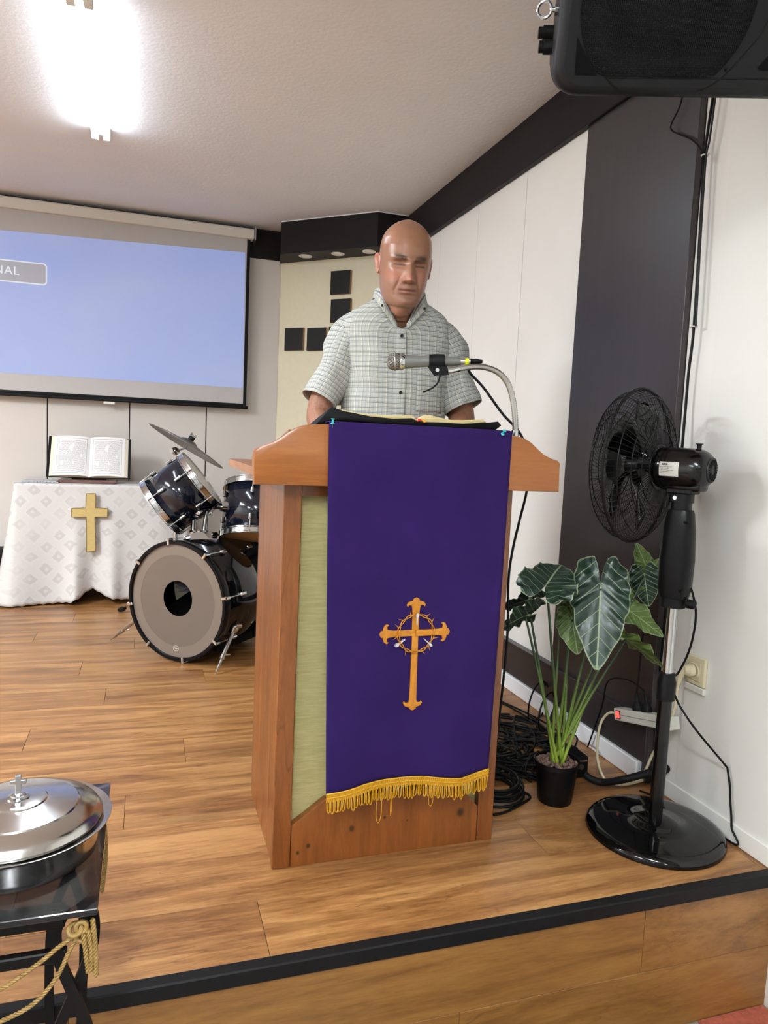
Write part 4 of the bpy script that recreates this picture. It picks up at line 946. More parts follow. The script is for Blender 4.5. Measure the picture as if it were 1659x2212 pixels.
# neat coil lying beside the lectern
cc = Vector((1.025, 1.945, 0)); pts = []
for k in range(9*24):
    a = 2*PI*k/24; rad = 0.098+0.012*math.sin(a*0.37)+0.006*math.sin(k*0.11); pts.append((cc.x+0.85*rad*math.cos(a)+0.006*math.sin(k*0.05), cc.y+rad*math.sin(a), 0.004+0.0052*(k/24)+0.003*math.sin(a*1.3)))
b = MB(); b.tube(pts, 0.0042, 7); tag(b.build('coiled_cable', M_cable, None, True, angle=180), 'neatly coiled black cable on the floor between lectern and pot', 'cable')
b = MB(); b.tube(spline([atz(1066, 1760, 0.004), atz(1090, 1755, 0.004), atz(1120, 1740, 0.004), atz(1145, 1720, 0.004), (1.08, 1.92, 0.02)], 8), 0.0042, 7); tag(b.build('loose_cable', M_cable, None, True), 'single black cable end curving on the floor in front of the coil', 'cable')
# thick black hose and small adapter box
pts = [atz(1262, 1672, 0.03), atz(1278, 1683, 0.02), atz(1305, 1690, 0.016), aty(1350, 1683, 1.82), aty(1400, 1670, 1.80), aty(1440, 1660, 1.80), Vector((1.52, 1.815, 0.05))]
sp = spline(pts, 14); b = MB(); b.tube(sp, [0.0118 if i % 2 else 0.0108 for i in range(len(sp))], 12); tag(b.build('cable_hose', M_blackm, None, True, angle=180), 'thick black cable hose curving on the floor behind the fan pole', 'hose')
ab = thing('adapter_box', 'small black adapter box among the cables right of the pot', 'adapter', (1.33, 2.0, 0))
b = MB(); b.box((1.275, 1.955, 0.0), (1.385, 2.045, 0.072), 0.005); b.build('case', M_blackp, ab)
for k in range(3):
    b = MB(); p = Vector((1.30+k*0.028, 1.952, 0.04)); b.cyl(p, p+Vector((0, 0.006, 0)), 0.009, 16); b.build('jack', M_steel if k != 1 else M_blackm, ab, True)
b = MB(); b.box((1.285, 1.952, 0.058), (1.375, 1.957, 0.064)); b.build('trim_strip', M_steel, ab)

# ------------------------------------------------------------------ power strip, socket, cords
ps0, ps1 = atx(1338, 1541, XW-0.058), atx(1456, 1563, XW-0.058); ax = (ps1-ps0).normalized()
up = Vector((0, 0, 1)); up = (up-ax*up.dot(ax)).normalized(); sd = ax.cross(up)
Mp = Matrix(((ax.x, up.x, sd.x, ps0.x), (ax.y, up.y, sd.y, ps0.y), (ax.z, up.z, sd.z, ps0.z), (0, 0, 0, 1)))
strip = thing('power_strip', 'white power strip with a lit red switch on the dark board', 'power strip', Mp); PLn = (ps1-ps0).length
b = MB(); b.box((0.0, -0.020, -0.022), (PLn, 0.020, 0.022), 0.004, Mp, 2); b.build('body', M_white, strip)
sg = -1 if (Mp.to_3x3() @ Vector((0, 0, 1))).x > 0 else 1
b = MB(); b.box((0.012, -0.014, sg*0.0215), (0.036, 0.014, sg*0.0235), 0.0008, Mp) if sg > 0 else b.box((0.012, -0.014, -0.0235), (0.036, 0.014, -0.0215), 0.0008, Mp); b.build('switch_frame', M_blackp, strip)
b = MB(); z0, z1 = sorted((sg*0.0232, sg*0.0262)); b.box((0.015, -0.011, z0), (0.033, 0.011, z1), 0.001, Mp); b.build('switch', emit('lit red switch', (255, 40, 32), 1.6), strip)
b = MB(); z0, z1 = sorted((sg*0.0218, sg*0.0224)); b.box((0.04, -0.001, z0), (PLn-0.005, 0.001, z1), 0, Mp); b.build('seam', plain('grey seam', (140, 138, 130), 0.5), strip)
for k, xx in enumerate((0.10, 0.145)):
    t = thing('power_plug', ['black plug standing in the power strip nearest the red switch', 'black plug standing in the power strip behind the fan pole'][k], 'plug', Mp @ Matrix.Translation((xx, 0.02, 0)), 'black plugs in the power strip')
    Mk = Mp @ Matrix.Translation((xx, 0.0205, 0))
    b = MB(); b.loft([[(r*math.cos(2*PI*j/16)*1.0, h, r*math.sin(2*PI*j/16)*0.85) for j in range(16)] for r, h in ((0.019, 0.0), (0.0195, 0.012), (0.015, 0.020), (0.008, 0.030))], M=Mk); b.build('body', M_blackm, t, True)
    b = MB(); b.loft([[(r*math.cos(2*PI*j/12), h, r*math.sin(2*PI*j/12)) for j in range(12)] for r, h in ((0.0075, 0.029), (0.0055, 0.036), (0.0055, 0.052), (0.004, 0.056))], M=Mk); b.build('strain_relief', M_blackm, t, True)
    q = Mk @ Vector((0, 0.054, 0)); b = MB()
    if k == 0: b.tube(spline([q, q+Vector((0, -0.004, 0.06)), q+Vector((0.004, 0.0, 0.16)), q+Vector((0.012, 0.0, 0.30))], 6), 0.0028, 7)
    else: b.tube(spline([q, q+Vector((0.0, 0.02, 0.012)), q+Vector((0.0, 0.10, 0.016)), q+Vector((-0.005, 0.19, -0.02)), q+Vector((0, 0.22, -0.12)), Vector((XW-0.06, 2.15, 0.01))], 6), 0.0028, 7)
    b.build('cord', M_cable, t, True)
so = thing('wall_socket', 'ivory wall socket on the white wall beside the fan', 'socket', (XW-0.012, 1.705, 0.385))
b = MB(); b.box((XW-0.024, 1.665, 0.388), (XW-0.012, 1.747, 0.474), 0.004, seg=2); b.build('plate', M_ivory, so)
b = MB(); b.box((XW-0.0275, 1.679, 0.402), (XW-0.024, 1.733, 0.460), 0.0015); b.build('inset', plain('darker ivory', (205, 196, 162), 0.4), so)
b = MB(); b.ring(0.022, 0.0022, 32, 8, Matrix.Translation((XW-0.028, 1.706, 0.431)) @ Matrix.Rotation(PI/2, 4, 'Y')); b.build('well_ring', M_ivory, so, True)
b = MB(); b.box((XW-0.024, 1.663, 0.366), (XW-0.012, 1.745, 0.386), 0.003); tag(b.build('cable_duct', M_white), 'short white cable duct under the ivory wall socket', 'cable duct')
wp_ = thing('plug_lead', 'ivory plug and white lead joining wall socket to power strip', 'power lead', (XW-0.03, 1.706, 0.43))
b = MB(); pc = Vector((XW-0.028, 1.708, 0.431)); b.cyl(pc, pc+Vector((-0.016, 0.004, 0)), 0.019, 20); b.cyl(pc+Vector((-0.016, 0.004, 0)), pc+Vector((-0.026, 0.007, 0)), 0.019, 20, 0.012)
b.tube([pc+Vector((-0.018, 0.006, 0.004)), pc+Vector((-0.024, 0.016, -0.010)), pc+Vector((-0.024, 0.024, -0.035))], [0.012, 0.010, 0.0075], 12); b.build('plug', M_ivory, wp_, True)
b = MB(); q = pc+Vector((-0.024, 0.024, -0.035)); b.tube([q, q+Vector((0, 0.004, -0.022))], [0.0065, 0.005], 10); [b.ring(0.0062, 0.0012, 14, 6, Matrix.Translation(q+Vector((0, 0.001*k, -0.004*k-0.004)))) for k in range(4)]; b.build('strain_relief', M_ivory, wp_, True)
ws = Mp @ Vector((-0.012, 0.0, 0.0))
path = [q+Vector((0, 0.004, -0.022)), q+Vector((0, 0.012, -0.10)), q+Vector((0.0, 0.05, -0.20)), q+Vector((-0.004, 0.085, -0.27)), Vector((XW-0.07, 1.84, 0.05)), Vector((XW-0.10, 1.885, 0.010)), atz(1400, 1682, 0.006), atz(1350, 1695, 0.006), atz(1316, 1690, 0.008), atz(1300, 1672, 0.03), aty(1291, 1640, 1.97), aty(1291, 1600, 1.98), aty(1298, 1562, 1.99), aty(1314, 1541, ws.y+0.01), ws]
b = MB(); b.tube(spline(path, 8), 0.0043, 8); b.build('lead', M_ivory, wp_, True, angle=180)
b = MB(); b.tube([ws, ws+ax*0.014], [0.005, 0.009], 10); b.build('strip_grommet', M_ivory, wp_, True)
fc = [Mf @ Vector((0.0, -0.036, 0.705)), aty(1494, 1275, 1.58), aty(1503, 1320, 1.575), aty(1499, 1365, 1.58), aty(1487, 1410, 1.60), aty(1466, 1452, 1.635), Vector((FX+0.032, FY+0.02, 0.43)), aty(1462, 1512, 1.63), aty(1481, 1545, 1.60), aty(1510, 1585, 1.575), aty(1560, 1645, 1.555), aty(1600, 1695, 1.535), aty(1609, 1720, 1.53), aty(1607, 1760, 1.52), aty(1592, 1788, 1.515), Vector((1.550, 1.50, 0.006)), Vector((1.546, 1.70, 0.006)), Vector((1.49, 1.83, 0.006))]
b = MB()
spc = [Vector((min(p.x, XW-0.023), p.y, max(p.z, 0.004))) for p in spline(fc, 8)]
b.tube(spc, 0.0030, 8); tag(b.build('fan_cord', M_cable, None, True, angle=180), 'thin black fan cord hanging in a loop on the white wall', 'cord')

# ------------------------------------------------------------------ altar table, cloth, big book
M_tw = wood('table wood', (96, 66, 42), (124, 88, 58), (146, 108, 74), 'X', rand=False)
TX0, TX1, TY0, TY1, TZ = -0.735, 0.26, 4.715, 5.13, 0.728
tb = thing('altar_table', 'small wooden table hidden under the white lace cloth', 'table', ((TX0+TX1)/2, (TY0+TY1)/2, 0))
b = MB(); b.box((TX0+0.005, TY0+0.005, TZ-0.028), (TX1-0.005, TY1, TZ-0.003), 0.003); b.build('tabletop', M_tw, tb)
for x in (TX0+0.05, TX1-0.05):
    for y in (TY0+0.05, TY1-0.05):
        b = MB(); b.box((x-0.022, y-0.022, 0), (x+0.022, y+0.022, TZ-0.028), 0.002); b.build('leg', M_tw, tb)
n = NT('white damask cloth'); uvn = n.new('ShaderNodeUVMap', uv_map='UVMap'); uv = n.sep(uvn.outputs[0])
wob = n.noise(uvn.outputs[0], 7, 2)
wu = n.math('ADD', uv[0], n.math('MULTIPLY', wob, 0.05)); wv_ = n.math('ADD', uv[1], n.math('MULTIPLY', wob, 0.05))
A_ = n.math('DIVIDE', n.math('ADD', wu, wv_), 0.135); B_ = n.math('DIVIDE', n.math('SUBTRACT', wu, wv_), 0.135)
fa = n.math('ABSOLUTE', n.math('SUBTRACT', n.math('FRACT', A_), 0.5)); fb = n.math('ABSOLUTE', n.math('SUBTRACT', n.math('FRACT', B_), 0.5))
mm = n.math('MAXIMUM', fa, fb)
dm = n.math('SUBTRACT', n.rng(mm, 0.24, 0.27, 1, 0), n.rng(mm, 0.06, 0.11, 1, 0))
ln = n.rng(n.math('ABSOLUTE', n.math('SUBTRACT', mm, 0.33)), 0.0, 0.02, 1, 0)
nz = n.noise(uvn.outputs[0], 90, 3)
gate = n.rng(n.noise(uvn.outputs[0], 3.0, 1), 0.40, 0.52, 0.35, 1.0)
c = n.mix(n.math('MULTIPLY', n.math('MULTIPLY', dm, gate), 0.50), lin((208, 205, 203)), lin((170, 167, 166)))
c = n.mix(n.math('MULTIPLY', ln, 0.5), c, lin((220, 218, 216))); c = n.mix(n.math('MULTIPLY', n.rng(nz, 0.45, 0.7), 0.25), c, lin((200, 196, 192)))
n.bump(n.math('ADD', nz, n.math('MULTIPLY', dm, -0.6)), 0.35, 0.002); M_damask = n.set(c, 0.55, Sheen_Weight=0.2)
cloth = thing('tablecloth', 'white lace tablecloth with scalloped hem draped over the table', 'tablecloth', ((TX0+TX1)/2, (TY0+TY1)/2, 0))
hx = [-0.85, -0.798, -0.71, -0.53, -0.428, -0.36, -0.339, -0.30, -0.26, -0.20, -0.114, 0.3]; hz = [0.03, 0.02, 0.006, 0.006, 0.016, 0.050, 0.072, 0.085, 0.064, 0.040, 0.022, 0.03]
per = []     # perimeter points: (x, y, outward nx, ny, s)
rc = 0.02
s_ = 0.0
def addp(x, y, nx, ny):
    global s_
    if per: s_ += math.hypot(x-per[-1][0], y-per[-1][1])
    per.append((x, y, nx, ny, s_))
for y in np.linspace(TY1, TY0+rc, 26): addp(TX0, y, -1, 0)
for a in np.linspace(PI, 1.5*PI, 8)[1:-1]: addp(TX0+rc+rc*math.cos(a), TY0+rc+rc*math.sin(a), math.cos(a), math.sin(a))
for x in np.linspace(TX0+rc, TX1-rc, 150): addp(x, TY0, 0, -1)
for a in np.linspace(1.5*PI, 2*PI, 8)[1:-1]: addp(TX1-rc+rc*math.cos(a), TY0+rc+rc*math.sin(a), math.cos(a), math.sin(a))
for y in np.linspace(TY0+rc, TY1, 26): addp(TX1, y, 1, 0)
NR = 40; rows = []; uvs = []
for k in range(NR+1):
    d = k/NR; ring = []
    for (x, y, nx, ny, s0) in per:
        corner = math.exp(-((x-TX0)**2+(y-TY0)**2)/0.02)
        hem = float(np.interp(x, hx, hz))+0.007*abs(math.sin(s0*PI/0.048)) if ny < -0.3 else 0.02
        z = TZ-(TZ-hem)*d if k else TZ
        out = 0.004+0.030*d**1.3+0.050*corner*d**1.2
        out += 0.016*d*math.sin(s0*16+1.0)*(0.5+0.5*math.sin(s0*5.3))
        if ny < -0.3:
            out += d*d*(0.055*math.exp(-((x+0.40)/0.045)**2)+0.05*math.exp(-((x+0.19)/0.05)**2)-0.035*math.exp(-((x+0.30)/0.05)**2))
        px_, py_ = x+nx*out, y+ny*out
        if ny < -0.3: px_ -= 0.025*d*corner
        ring.append(Vector((px_, py_, max(z, 0.004)))); uvs.append((s0, d*TZ))
    rows.append(ring)
b = MB(); b.loft(rows, closed=False, cap=False, uvs=uvs); o = b.build('skirt', M_damask, cloth, True, angle=180); md = o.modifiers.new('thickness', 'SOLIDIFY'); md.thickness = 0.0015
b = MB(); tp = rows[0]; N0 = len(tp)
gy = [[Vector((TX0-0.004+(TX1-TX0+0.008)*i/20, TY0-0.004+(TY1-TY0+0.004)*j/8, TZ+0.0008)) for i in range(21)] for j in range(9)]
b.loft(gy, closed=False, cap=False, uvs=[((i/20.0), j/8.0*0.4) for j in range(9) for i in range(21)]); o = b.build('top', M_damask, cloth, True, angle=180)
M_crossp = plain('beige felt', (196, 172, 112), 0.85, var=0.06, vs=60, bump=0.2, bs=300)
ya = TY0-0.024
crs = [(-0.341, 0.675), (-0.287, 0.676), (-0.288, 0.590), (-0.219, 0.588), (-0.221, 0.535), (-0.292, 0.536), (-0.284, 0.330), (-0.336, 0.324), (-0.339, 0.536), (-0.421, 0.533), (-0.421, 0.585), (-0.343, 0.589)]
b = MB(); b.prism(crs, ya-0.012, ya-0.003, bev=0.001); o = b.build('cross_patch', M_crossp, cloth, label='beige felt cross')
for i in range(len(o.data.vertices)):
    v_ = o.data.vertices[i]; wz = v_.co.z; dd = (TZ-wz)/TZ; v_.co.y -= 0.034*dd**1.3-0.004
pr_ = MB(); pts = [(x, 0, z) for x, z in crs]; cc_ = []
for (x0, z0), (x1, z1) in zip(crs, crs[1:]+crs[:1]):
    for k in range(6): cc_.append((x0+(x1-x0)*k/6, ya-0.0125-0.034*((TZ-(z0+(z1-z0)*k/6))/TZ)**1.3+0.004, z0+(z1-z0)*k/6))
pr_.tube(cc_, 0.0018, 5, closed=True); pr_.build('cross_stitching', plain('brown stitching', (126, 98, 58), 0.8), cloth, True)
# big open book on a low stand
upb = Vector((0, 0.56, 0.83)).normalized(); nb_ = Vector((0, -0.83, 0.56)).normalized()
Mb = Matrix(((1, upb.x, nb_.x, -0.335), (0, upb.y, nb_.y, 4.800), (0, upb.z, nb_.z, 0.764), (0, 0, 0, 1)))
bk = thing('large_open_book', 'large open book with printed pages propped on the altar table', 'book', Mb)
BW, BH = 0.240, 0.285
b = MB(); prof = [(-BW, 0.020), (-BW*0.5, 0.012), (-0.02, 0.004), (0.02, 0.004), (BW*0.5, 0.012), (BW, 0.020)]
b.loft([[(x, -0.004, z-0.012) for x, z in prof]+[(x, -0.004, z-0.016) for x, z in prof[::-1]], [(x, BH+0.004, z-0.012) for x, z in prof]+[(x, BH+0.004, z-0.016) for x, z in prof[::-1]]], M=Mb); b.build('cover', plain('black book cover', (26, 24, 26), 0.5), bk)
n = NT('printed page'); uvn = n.new('ShaderNodeUVMap', uv_map='UVMap'); uv = n.sep(uvn.outputs[0])
inx = n.math('MULTIPLY', n.math('GREATER_THAN', uv[0], 0.13), n.math('LESS_THAN', uv[0], 0.87)); iny = n.math('MULTIPLY', n.math('GREATER_THAN', uv[1], 0.10), n.math('LESS_THAN', uv[1], 0.90))
lines = n.math('LESS_THAN', n.math('FRACT', n.math('MULTIPLY', uv[1], 40)), 0.45)
wmap = n.new('ShaderNodeMapping'); n.link(uvn.outputs[0], wmap.inputs[0]); wmap.inputs['Scale'].default_value = (60, 40, 1)
words = n.rng(n.noise(wmap.outputs[0], 1.0, 2), 0.42, 0.46)
blk = n.rng(n.noise(uvn.outputs[0], 5.0, 1), 0.33, 0.36)
ink = n.math('MULTIPLY', n.math('MULTIPLY', n.math('MULTIPLY', inx, iny), lines), n.math('MULTIPLY', words, blk))
dx_ = n.math('MINIMUM', n.math('ABSOLUTE', n.math('SUBTRACT', uv[0], 0.09)), n.math('ABSOLUTE', n.math('SUBTRACT', uv[0], 0.91)))
dy_ = n.math('MINIMUM', n.math('ABSOLUTE', n.math('SUBTRACT', uv[1], 0.06)), n.math('ABSOLUTE', n.math('SUBTRACT', uv[1], 0.94)))
iX = n.math('MULTIPLY', n.math('GREATER_THAN', uv[0], 0.085), n.math('LESS_THAN', uv[0], 0.915)); iY = n.math('MULTIPLY', n.math('GREATER_THAN', uv[1], 0.055), n.math('LESS_THAN', uv[1], 0.945))
fr = n.math('MAXIMUM', n.math('MULTIPLY', n.math('LESS_THAN', dx_, 0.006), iY), n.math('MULTIPLY', n.math('LESS_THAN', dy_, 0.006), iX))
c = n.mix(n.math('MULTIPLY', ink, 0.62), lin((236, 234, 232)), lin((70, 70, 74))); c = n.mix(n.math('MULTIPLY', fr, 0.6), c, lin((90, 92, 98))); M_print = n.set(c, 0.7)
M_pedge = plain('page edge', (226, 216, 196), 0.8, var=0.08, vs=80, stretch=(1, 1, 30))
for sgn in (-1, 1):
    xs = np.linspace(0.0, BW-0.035, 13); zt = [0.004+0.022*math.sin(PI*min(1, (x/(BW-0.035))*0.8+0.08))**0.7 for x in xs]; zt[0] = 0.004
    topr = [[(sgn*x, y, z) for x, z in zip(xs, zt)] for y in (0.0, BH)]
    uvp = [((x/(BW-0.035)) if sgn > 0 else 1-x/(BW-0.035), yy) for yy in (0, 1) for x in xs]
    b = MB(); b.loft(topr, closed=False, cap=False, M=Mb, uvs=uvp); b.build('page', M_print, bk, True, angle=180)
    ed = [(sgn*x, z-0.0006) for x, z in zip(xs, zt)]; ed += [(sgn*(BW-0.008), 0.004), (0, -0.004)]
    b = MB(); b.loft([[(x, y, z) for x, z in ed] for y in (0.0005, BH-0.0005)], M=Mb); b.build('page_block', M_pedge, bk)
st = thing('book_stand', 'low brown wooden stand under the large open book', 'book stand', (-0.335, 4.86, TZ))
M_bs = plain('reddish brown wood', (98, 66, 58), 0.45, var=0.12, stretch=(0.3, 3, 3))
b = MB(); b.prism([(-0.49, TZ+0.002), (-0.19, TZ+0.002), (-0.17, TZ+0.016), (-0.18, TZ+0.022), (-0.50, TZ+0.022), (-0.51, TZ+0.014)], 4.765, 4.93, bev=0.002); b.build('foot', M_bs, st)
Mst = Mb @ Matrix.Translation((0, 0, -0.004))
b = MB(); b.box((-0.10, 0.005, -0.030), (0.10, 0.24, -0.016), 0.002, Mst); b.build('rest', M_bs, st)
b = MB(); b.tube([Mb @ Vector((0, 0.20, -0.022)), (-0.335, 5.02, TZ+0.012)], 0.007, 8); b.build('prop', M_bs, st)
bt_ = thing('booklet', 'flat grey patterned booklet lying on the altar table', 'booklet', (-0.60, 4.80, TZ))
n = NT('patterned cover'); v = n.coords('Object', (1, 1, 1)); M_bkl = n.set(n.mix(n.rng(n.vor(v, 90), 0.2, 0.5), lin((70, 72, 78)), lin((168, 168, 172))), 0.4)
b = MB(); b.box((-0.70, 4.74, TZ+0.0015), (-0.50, 4.87, TZ+0.009), 0.001); b.build('cover', M_bkl, bt_)
b = MB(); b.box((-0.695, 4.742, TZ+0.009), (-0.51, 4.865, TZ+0.0125), 0.001); b.build('page_block', plain('booklet page', (190, 190, 194), 0.6, var=0.2, vs=100), bt_)
# black box at the left edge of the picture
fb = thing('floor_monitor', 'black cabinet at the left picture edge beside the lace tablecloth', 'cabinet', (-0.97, 4.85, 0))
b = MB(); b.box((-1.12, 4.72, 0.028), (-0.818, 4.97, 0.315), 0.008); b.build('body', M_blackm, fb)
b = MB(); b.box((-1.10, 4.714, 0.05), (-0.838, 4.72, 0.295), 0.002); b.build('grille', M_gr, fb)
for x in (-1.09, -0.848):
    for y in (4.75, 4.94):
        b = MB(); b.cyl((x, y, 0), (x, y, 0.03), 0.014, 12); b.build('foot', M_blackp, fb)

# ------------------------------------------------------------------ drum kit
M_shell = plain('midnight blue drum wrap', (22, 27, 42), 0.12, var=0.1, vs=3, Coat_Weight=0.5)
M_shellk = plain('black drum wrap', (14, 14, 17), 0.10, var=0.1, vs=3, Coat_Weight=0.5)
M_headc = plain('smoke drum head', (112, 101, 91), 0.30, var=0.03, vs=5)
M_headd = plain('muffle ring', (97, 87, 79), 0.32, var=0.03, vs=5)
M_headw = plain('coated drum head', (214, 206, 192), 0.5, var=0.03)
M_headt = plain('amber resonant head', (222, 172, 116), 0.4, var=0.05, vs=8)
def lug(b, Mx, R, zc_, ln_):
    b.box((R-0.002, -0.008, zc_-ln_/2), (R+0.014, 0.008, zc_+ln_/2), 0.004, Mx, 2)
BN = Vector((-0.67, -0.74, 0)).normalized(); BR = 0.281
hb = atz(378, 1431, 0.0); bc_ = Vector((hb.x, hb.y+0.01, BR+0.006))
Mbd = Matrix(((-BN.y, 0, BN.x, bc_.x), (BN.x, 0, BN.y, bc_.y), (0, 1, 0, bc_.z), (0, 0, 0, 1)))     # x right, y up, z outwards
bd = thing('bass_drum', 'black bass drum lying on the floor with smoky front head', 'drum', Mbd)
b = MB(); b.lathe([(BR-0.014, -0.035), (BR-0.014, -0.43)], 72, Mbd, cap=False); o = b.build('shell', M_shellk, bd, True, angle=180); md = o.modifiers.new('thickness', 'SOLIDIFY'); md.thickness = 0.007; md.offset = 0
def hoop(z0, z1, name='hoop'):
    b = MB(); b.lathe([(BR-0.018, z0), (BR-0.016, z1), (BR-0.002, z1), (BR, z1-0.003), (BR, z0+0.003), (BR-0.002, z0), (BR-0.018, z0)], 80, Mbd, cap=False); return b.build(name, plain('black lacquer hoop', (15, 15, 17), 0.22), bd, True, angle=40)
hoop(-0.035, 0.006); hoop(-0.47, -0.43)
b = MB(); b.ring(BR-0.008, 0.0028, 80, 6, Mbd @ Matrix.Translation((0, 0, -0.0375))); b.build('flesh_hoop', M_steel, bd, True)
RP = 0.083; PC = (0.004, 0.012)
def annulus(r0, r1, z, c0=(0, 0), c1=(0, 0), nn=72, M=None):
    return [[(c0[0]+r0*math.cos(2*PI*i/nn), c0[1]+r0*math.sin(2*PI*i/nn), z) for i in range(nn)], [(c1[0]+r1*math.cos(2*PI*i/nn), c1[1]+r1*math.sin(2*PI*i/nn), z) for i in range(nn)]]
b = MB(); b.loft(annulus(0.214, BR-0.015, -0.006), True, False, Mbd); b.build('front_head', M_headc, bd, True, angle=180)
b = MB(); b.loft(annulus(RP, 0.214, -0.0065, PC), True, False, Mbd); b.build('muffle_disc', M_headd, bd, True, angle=180)
b = MB(); b.lathe([(0.0, -0.44), (BR-0.02, -0.44), (BR-0.02, -0.445), (0.0, -0.445)], 48, Mbd); b.build('rear_head', plain('dark rear head', (60, 46, 34), 0.6), bd)
b = MB(); b.loft([[(x, y, z) for x, y, z in ((-0.2, -0.22, -0.40), (0.2, -0.22, -0.40), (0.2, -0.22, -0.05), (-0.2, -0.22, -0.05))], [(-0.2, -0.02, -0.40), (0.2, 0.0, -0.40), (0.2, -0.09, -0.05), (-0.2, -0.12, -0.05)]], M=Mbd); b.build('damping_pillow', plain('black cushion', (16, 16, 16), 0.95, bump=0.4, bs=40, bd=0.01), bd)
for i in range(8):
    a = math.radians(100-45*i); Mx = Mbd @ Matrix.Rotation(a, 4, 'Z')
    b = MB(); b.box((BR-0.022, -0.007, 0.004), (BR+0.006, 0.007, 0.010), 0.003, Mx); b.box((BR-0.001, -0.0085, -0.026), (BR+0.011, 0.0085, 0.010), 0.004, Mx); b.build('claw', M_chrome, bd)
    b = MB(); b.cyl(Mx @ Vector((BR+0.006, 0, -0.02)), Mx @ Vector((BR+0.004, 0, -0.115)), 0.0028, 8); b.build('tension_rod', M_steel, bd, True)
    b = MB(); b.box((BR-0.010, -0.009, -0.150), (BR+0.012, 0.009, -0.105), 0.006, Mx, 2); b.build('lug', M_chrome, bd)
    b = MB(); b.box((BR-0.010, -0.009, -0.36), (BR+0.010, 0.009, -0.32), 0.006, Mx, 2); b.build('lug', M_chrome, bd)
# maker's oval on the head
b = MB(); el = [(0.0155*math.cos(2*PI*i/40), 0.0125*math.sin(2*PI*i/40)-0.224, -0.0052) for i in range(40)]; b.tube([Mbd @ Vector(p) for p in el], 0.0008, 5, closed=True); M_logo = plain('pale print', (214, 208, 200), 0.5); b.build('logo_oval', M_logo, bd)
vs, fs = text_mesh('Pearl', 0.0125, 0.0003, shear=0.3); b = MB(); b.add([Mbd @ Vector((p.x, p.y-0.224, -0.0052+p.z)) for p in vs], fs); b.build('logo_lettering', M_logo, bd)['kind'] = 'stuff'
# spurs
for side, top_, foot in ((1, (506, 1345, 3.33), (465, 1457)), (-1, (276, 1312, 3.62), (238, 1383))):
    fo = atz(*foot, 0.004)
    a = math.radians(-24 if side > 0 else 204); root_ = Mbd @ Vector((BR*math.cos(a), BR*math.sin(a), -0.10 if side > 0 else -0.06))
    b = MB(); b.box((BR-0.012, -0.022, -0.125), (BR+0.012, 0.022, -0.075), 0.006, Mbd @ Matrix.Rotation(a, 4, 'Z'), 2); b.ball(root_, 0.019, 14, 10); sb_ = b.build('spur_bracket', M_chrome, bd, True)
    m1 = root_+(fo-root_)*0.58
    b = MB(); b.tube([root_, m1], 0.0095, 12); b.tube([m1, m1+(fo-root_)*0.08], 0.0115, 12); b.tube([m1, root_+(fo-root_)*0.86], 0.0062, 10); b.tube([root_+(fo-root_)*0.86, fo], [0.0045, 0.0012], 8); b.build('spur', M_steel, bd, True)
    w0 = root_+Vector((0.02, -0.012, 0.012)); b = MB(); b.box(w0+Vector((-0.014, -0.003, -0.006)), w0+Vector((0.014, 0.003, 0.010)), 0.003); b.box(m1+Vector((-0.002, -0.004, -0.004)), m1+Vector((0.03, 0.004, 0.004)), 0.002); b.build('wing_screw', M_chrome, sb_)
def tom(name, label, bottom, axis, R, Ln, batter, reso, wrap, xh=(1, 0, 0), nl=6, a0=0.3):
    Mt = frame(bottom, axis, xh)
    t = thing(name, label, 'drum', Mt)
    b = MB(); b.lathe([(R-0.006, 0.008), (R-0.006, Ln-0.008)], 56, None, cap=False); o = b.build('shell', wrap, t, True, world=False, angle=180); md = o.modifiers.new('thickness', 'SOLIDIFY'); md.thickness = 0.006; md.offset = 0
    for z0, sg in ((0.0, 1), (Ln, -1)):
        b = MB(); b.lathe([(R-0.003, z0-sg*0.010), (R+0.004, z0-sg*0.010), (R+0.004, z0-sg*0.007), (R+0.0015, z0-sg*0.004), (R+0.0015, z0+sg*0.016), (R+0.007, z0+sg*0.019), (R+0.007, z0+sg*0.022), (R-0.003, z0+sg*0.022), (R-0.003, z0-sg*0.010)], 64, None, cap=False); b.build('hoop', M_chrome, t, True, world=False, angle=35)
    b = MB(); b.lathe([(0.0, Ln+0.004), (R-0.002, Ln+0.003), (R-0.002, Ln-0.002), (0.0, Ln-0.001)], 48); b.build('batter_head', batter, t, True, world=False, angle=30)
    b = MB(); b.lathe([(0.0, -0.004), (R-0.002, -0.003), (R-0.002, 0.002), (0.0, 0.001)], 48); b.build('resonant_head', reso, t, True, world=False, angle=30)
    for i in range(nl):
        a = a0+2*PI*i/nl; Mx = Matrix.Rotation(a, 4, 'Z')
        for z0, sg in ((0.0, 1), (Ln, -1)):
            b = MB(); b.box((R-0.004, -0.0075, z0+sg*0.068-0.016), (R+0.013, 0.0075, z0+sg*0.068+0.016), 0.005, Mx, 2); l_ = b.build('lug', M_chrome, t, world=False)
            b = MB(); b.cyl(Mx @ Vector((R+0.006, 0, z0+sg*0.056)), Mx @ Vector((R+0.006, 0, z0-sg*0.009)), 0.0026, 8); b.build('tension_rod', M_steel, l_, True, world=False)
    return t, Mt
a1 = Vector((0.78, -0.12, 0.62)).normalized(); mid1 = aty(392, 1066, 3.66)
t1, M1 = tom('tom_drum', 'tilted dark blue tom drum below the cymbal', mid1-a1*0.115, a1, 0.152, 0.23, M_headw, M_headw, M_shell, a0=0.9)
a2 = Vector((0.10, 0.36, 0.92)).normalized(); bot2 = aty(549, 1164, 3.62)
t2, M2 = tom('tom_drum', 'upright dark blue tom drum partly hidden behind the lectern', bot2, a2, 0.168, 0.27, M_headw, M_headt, M_shell, a0=0.25)
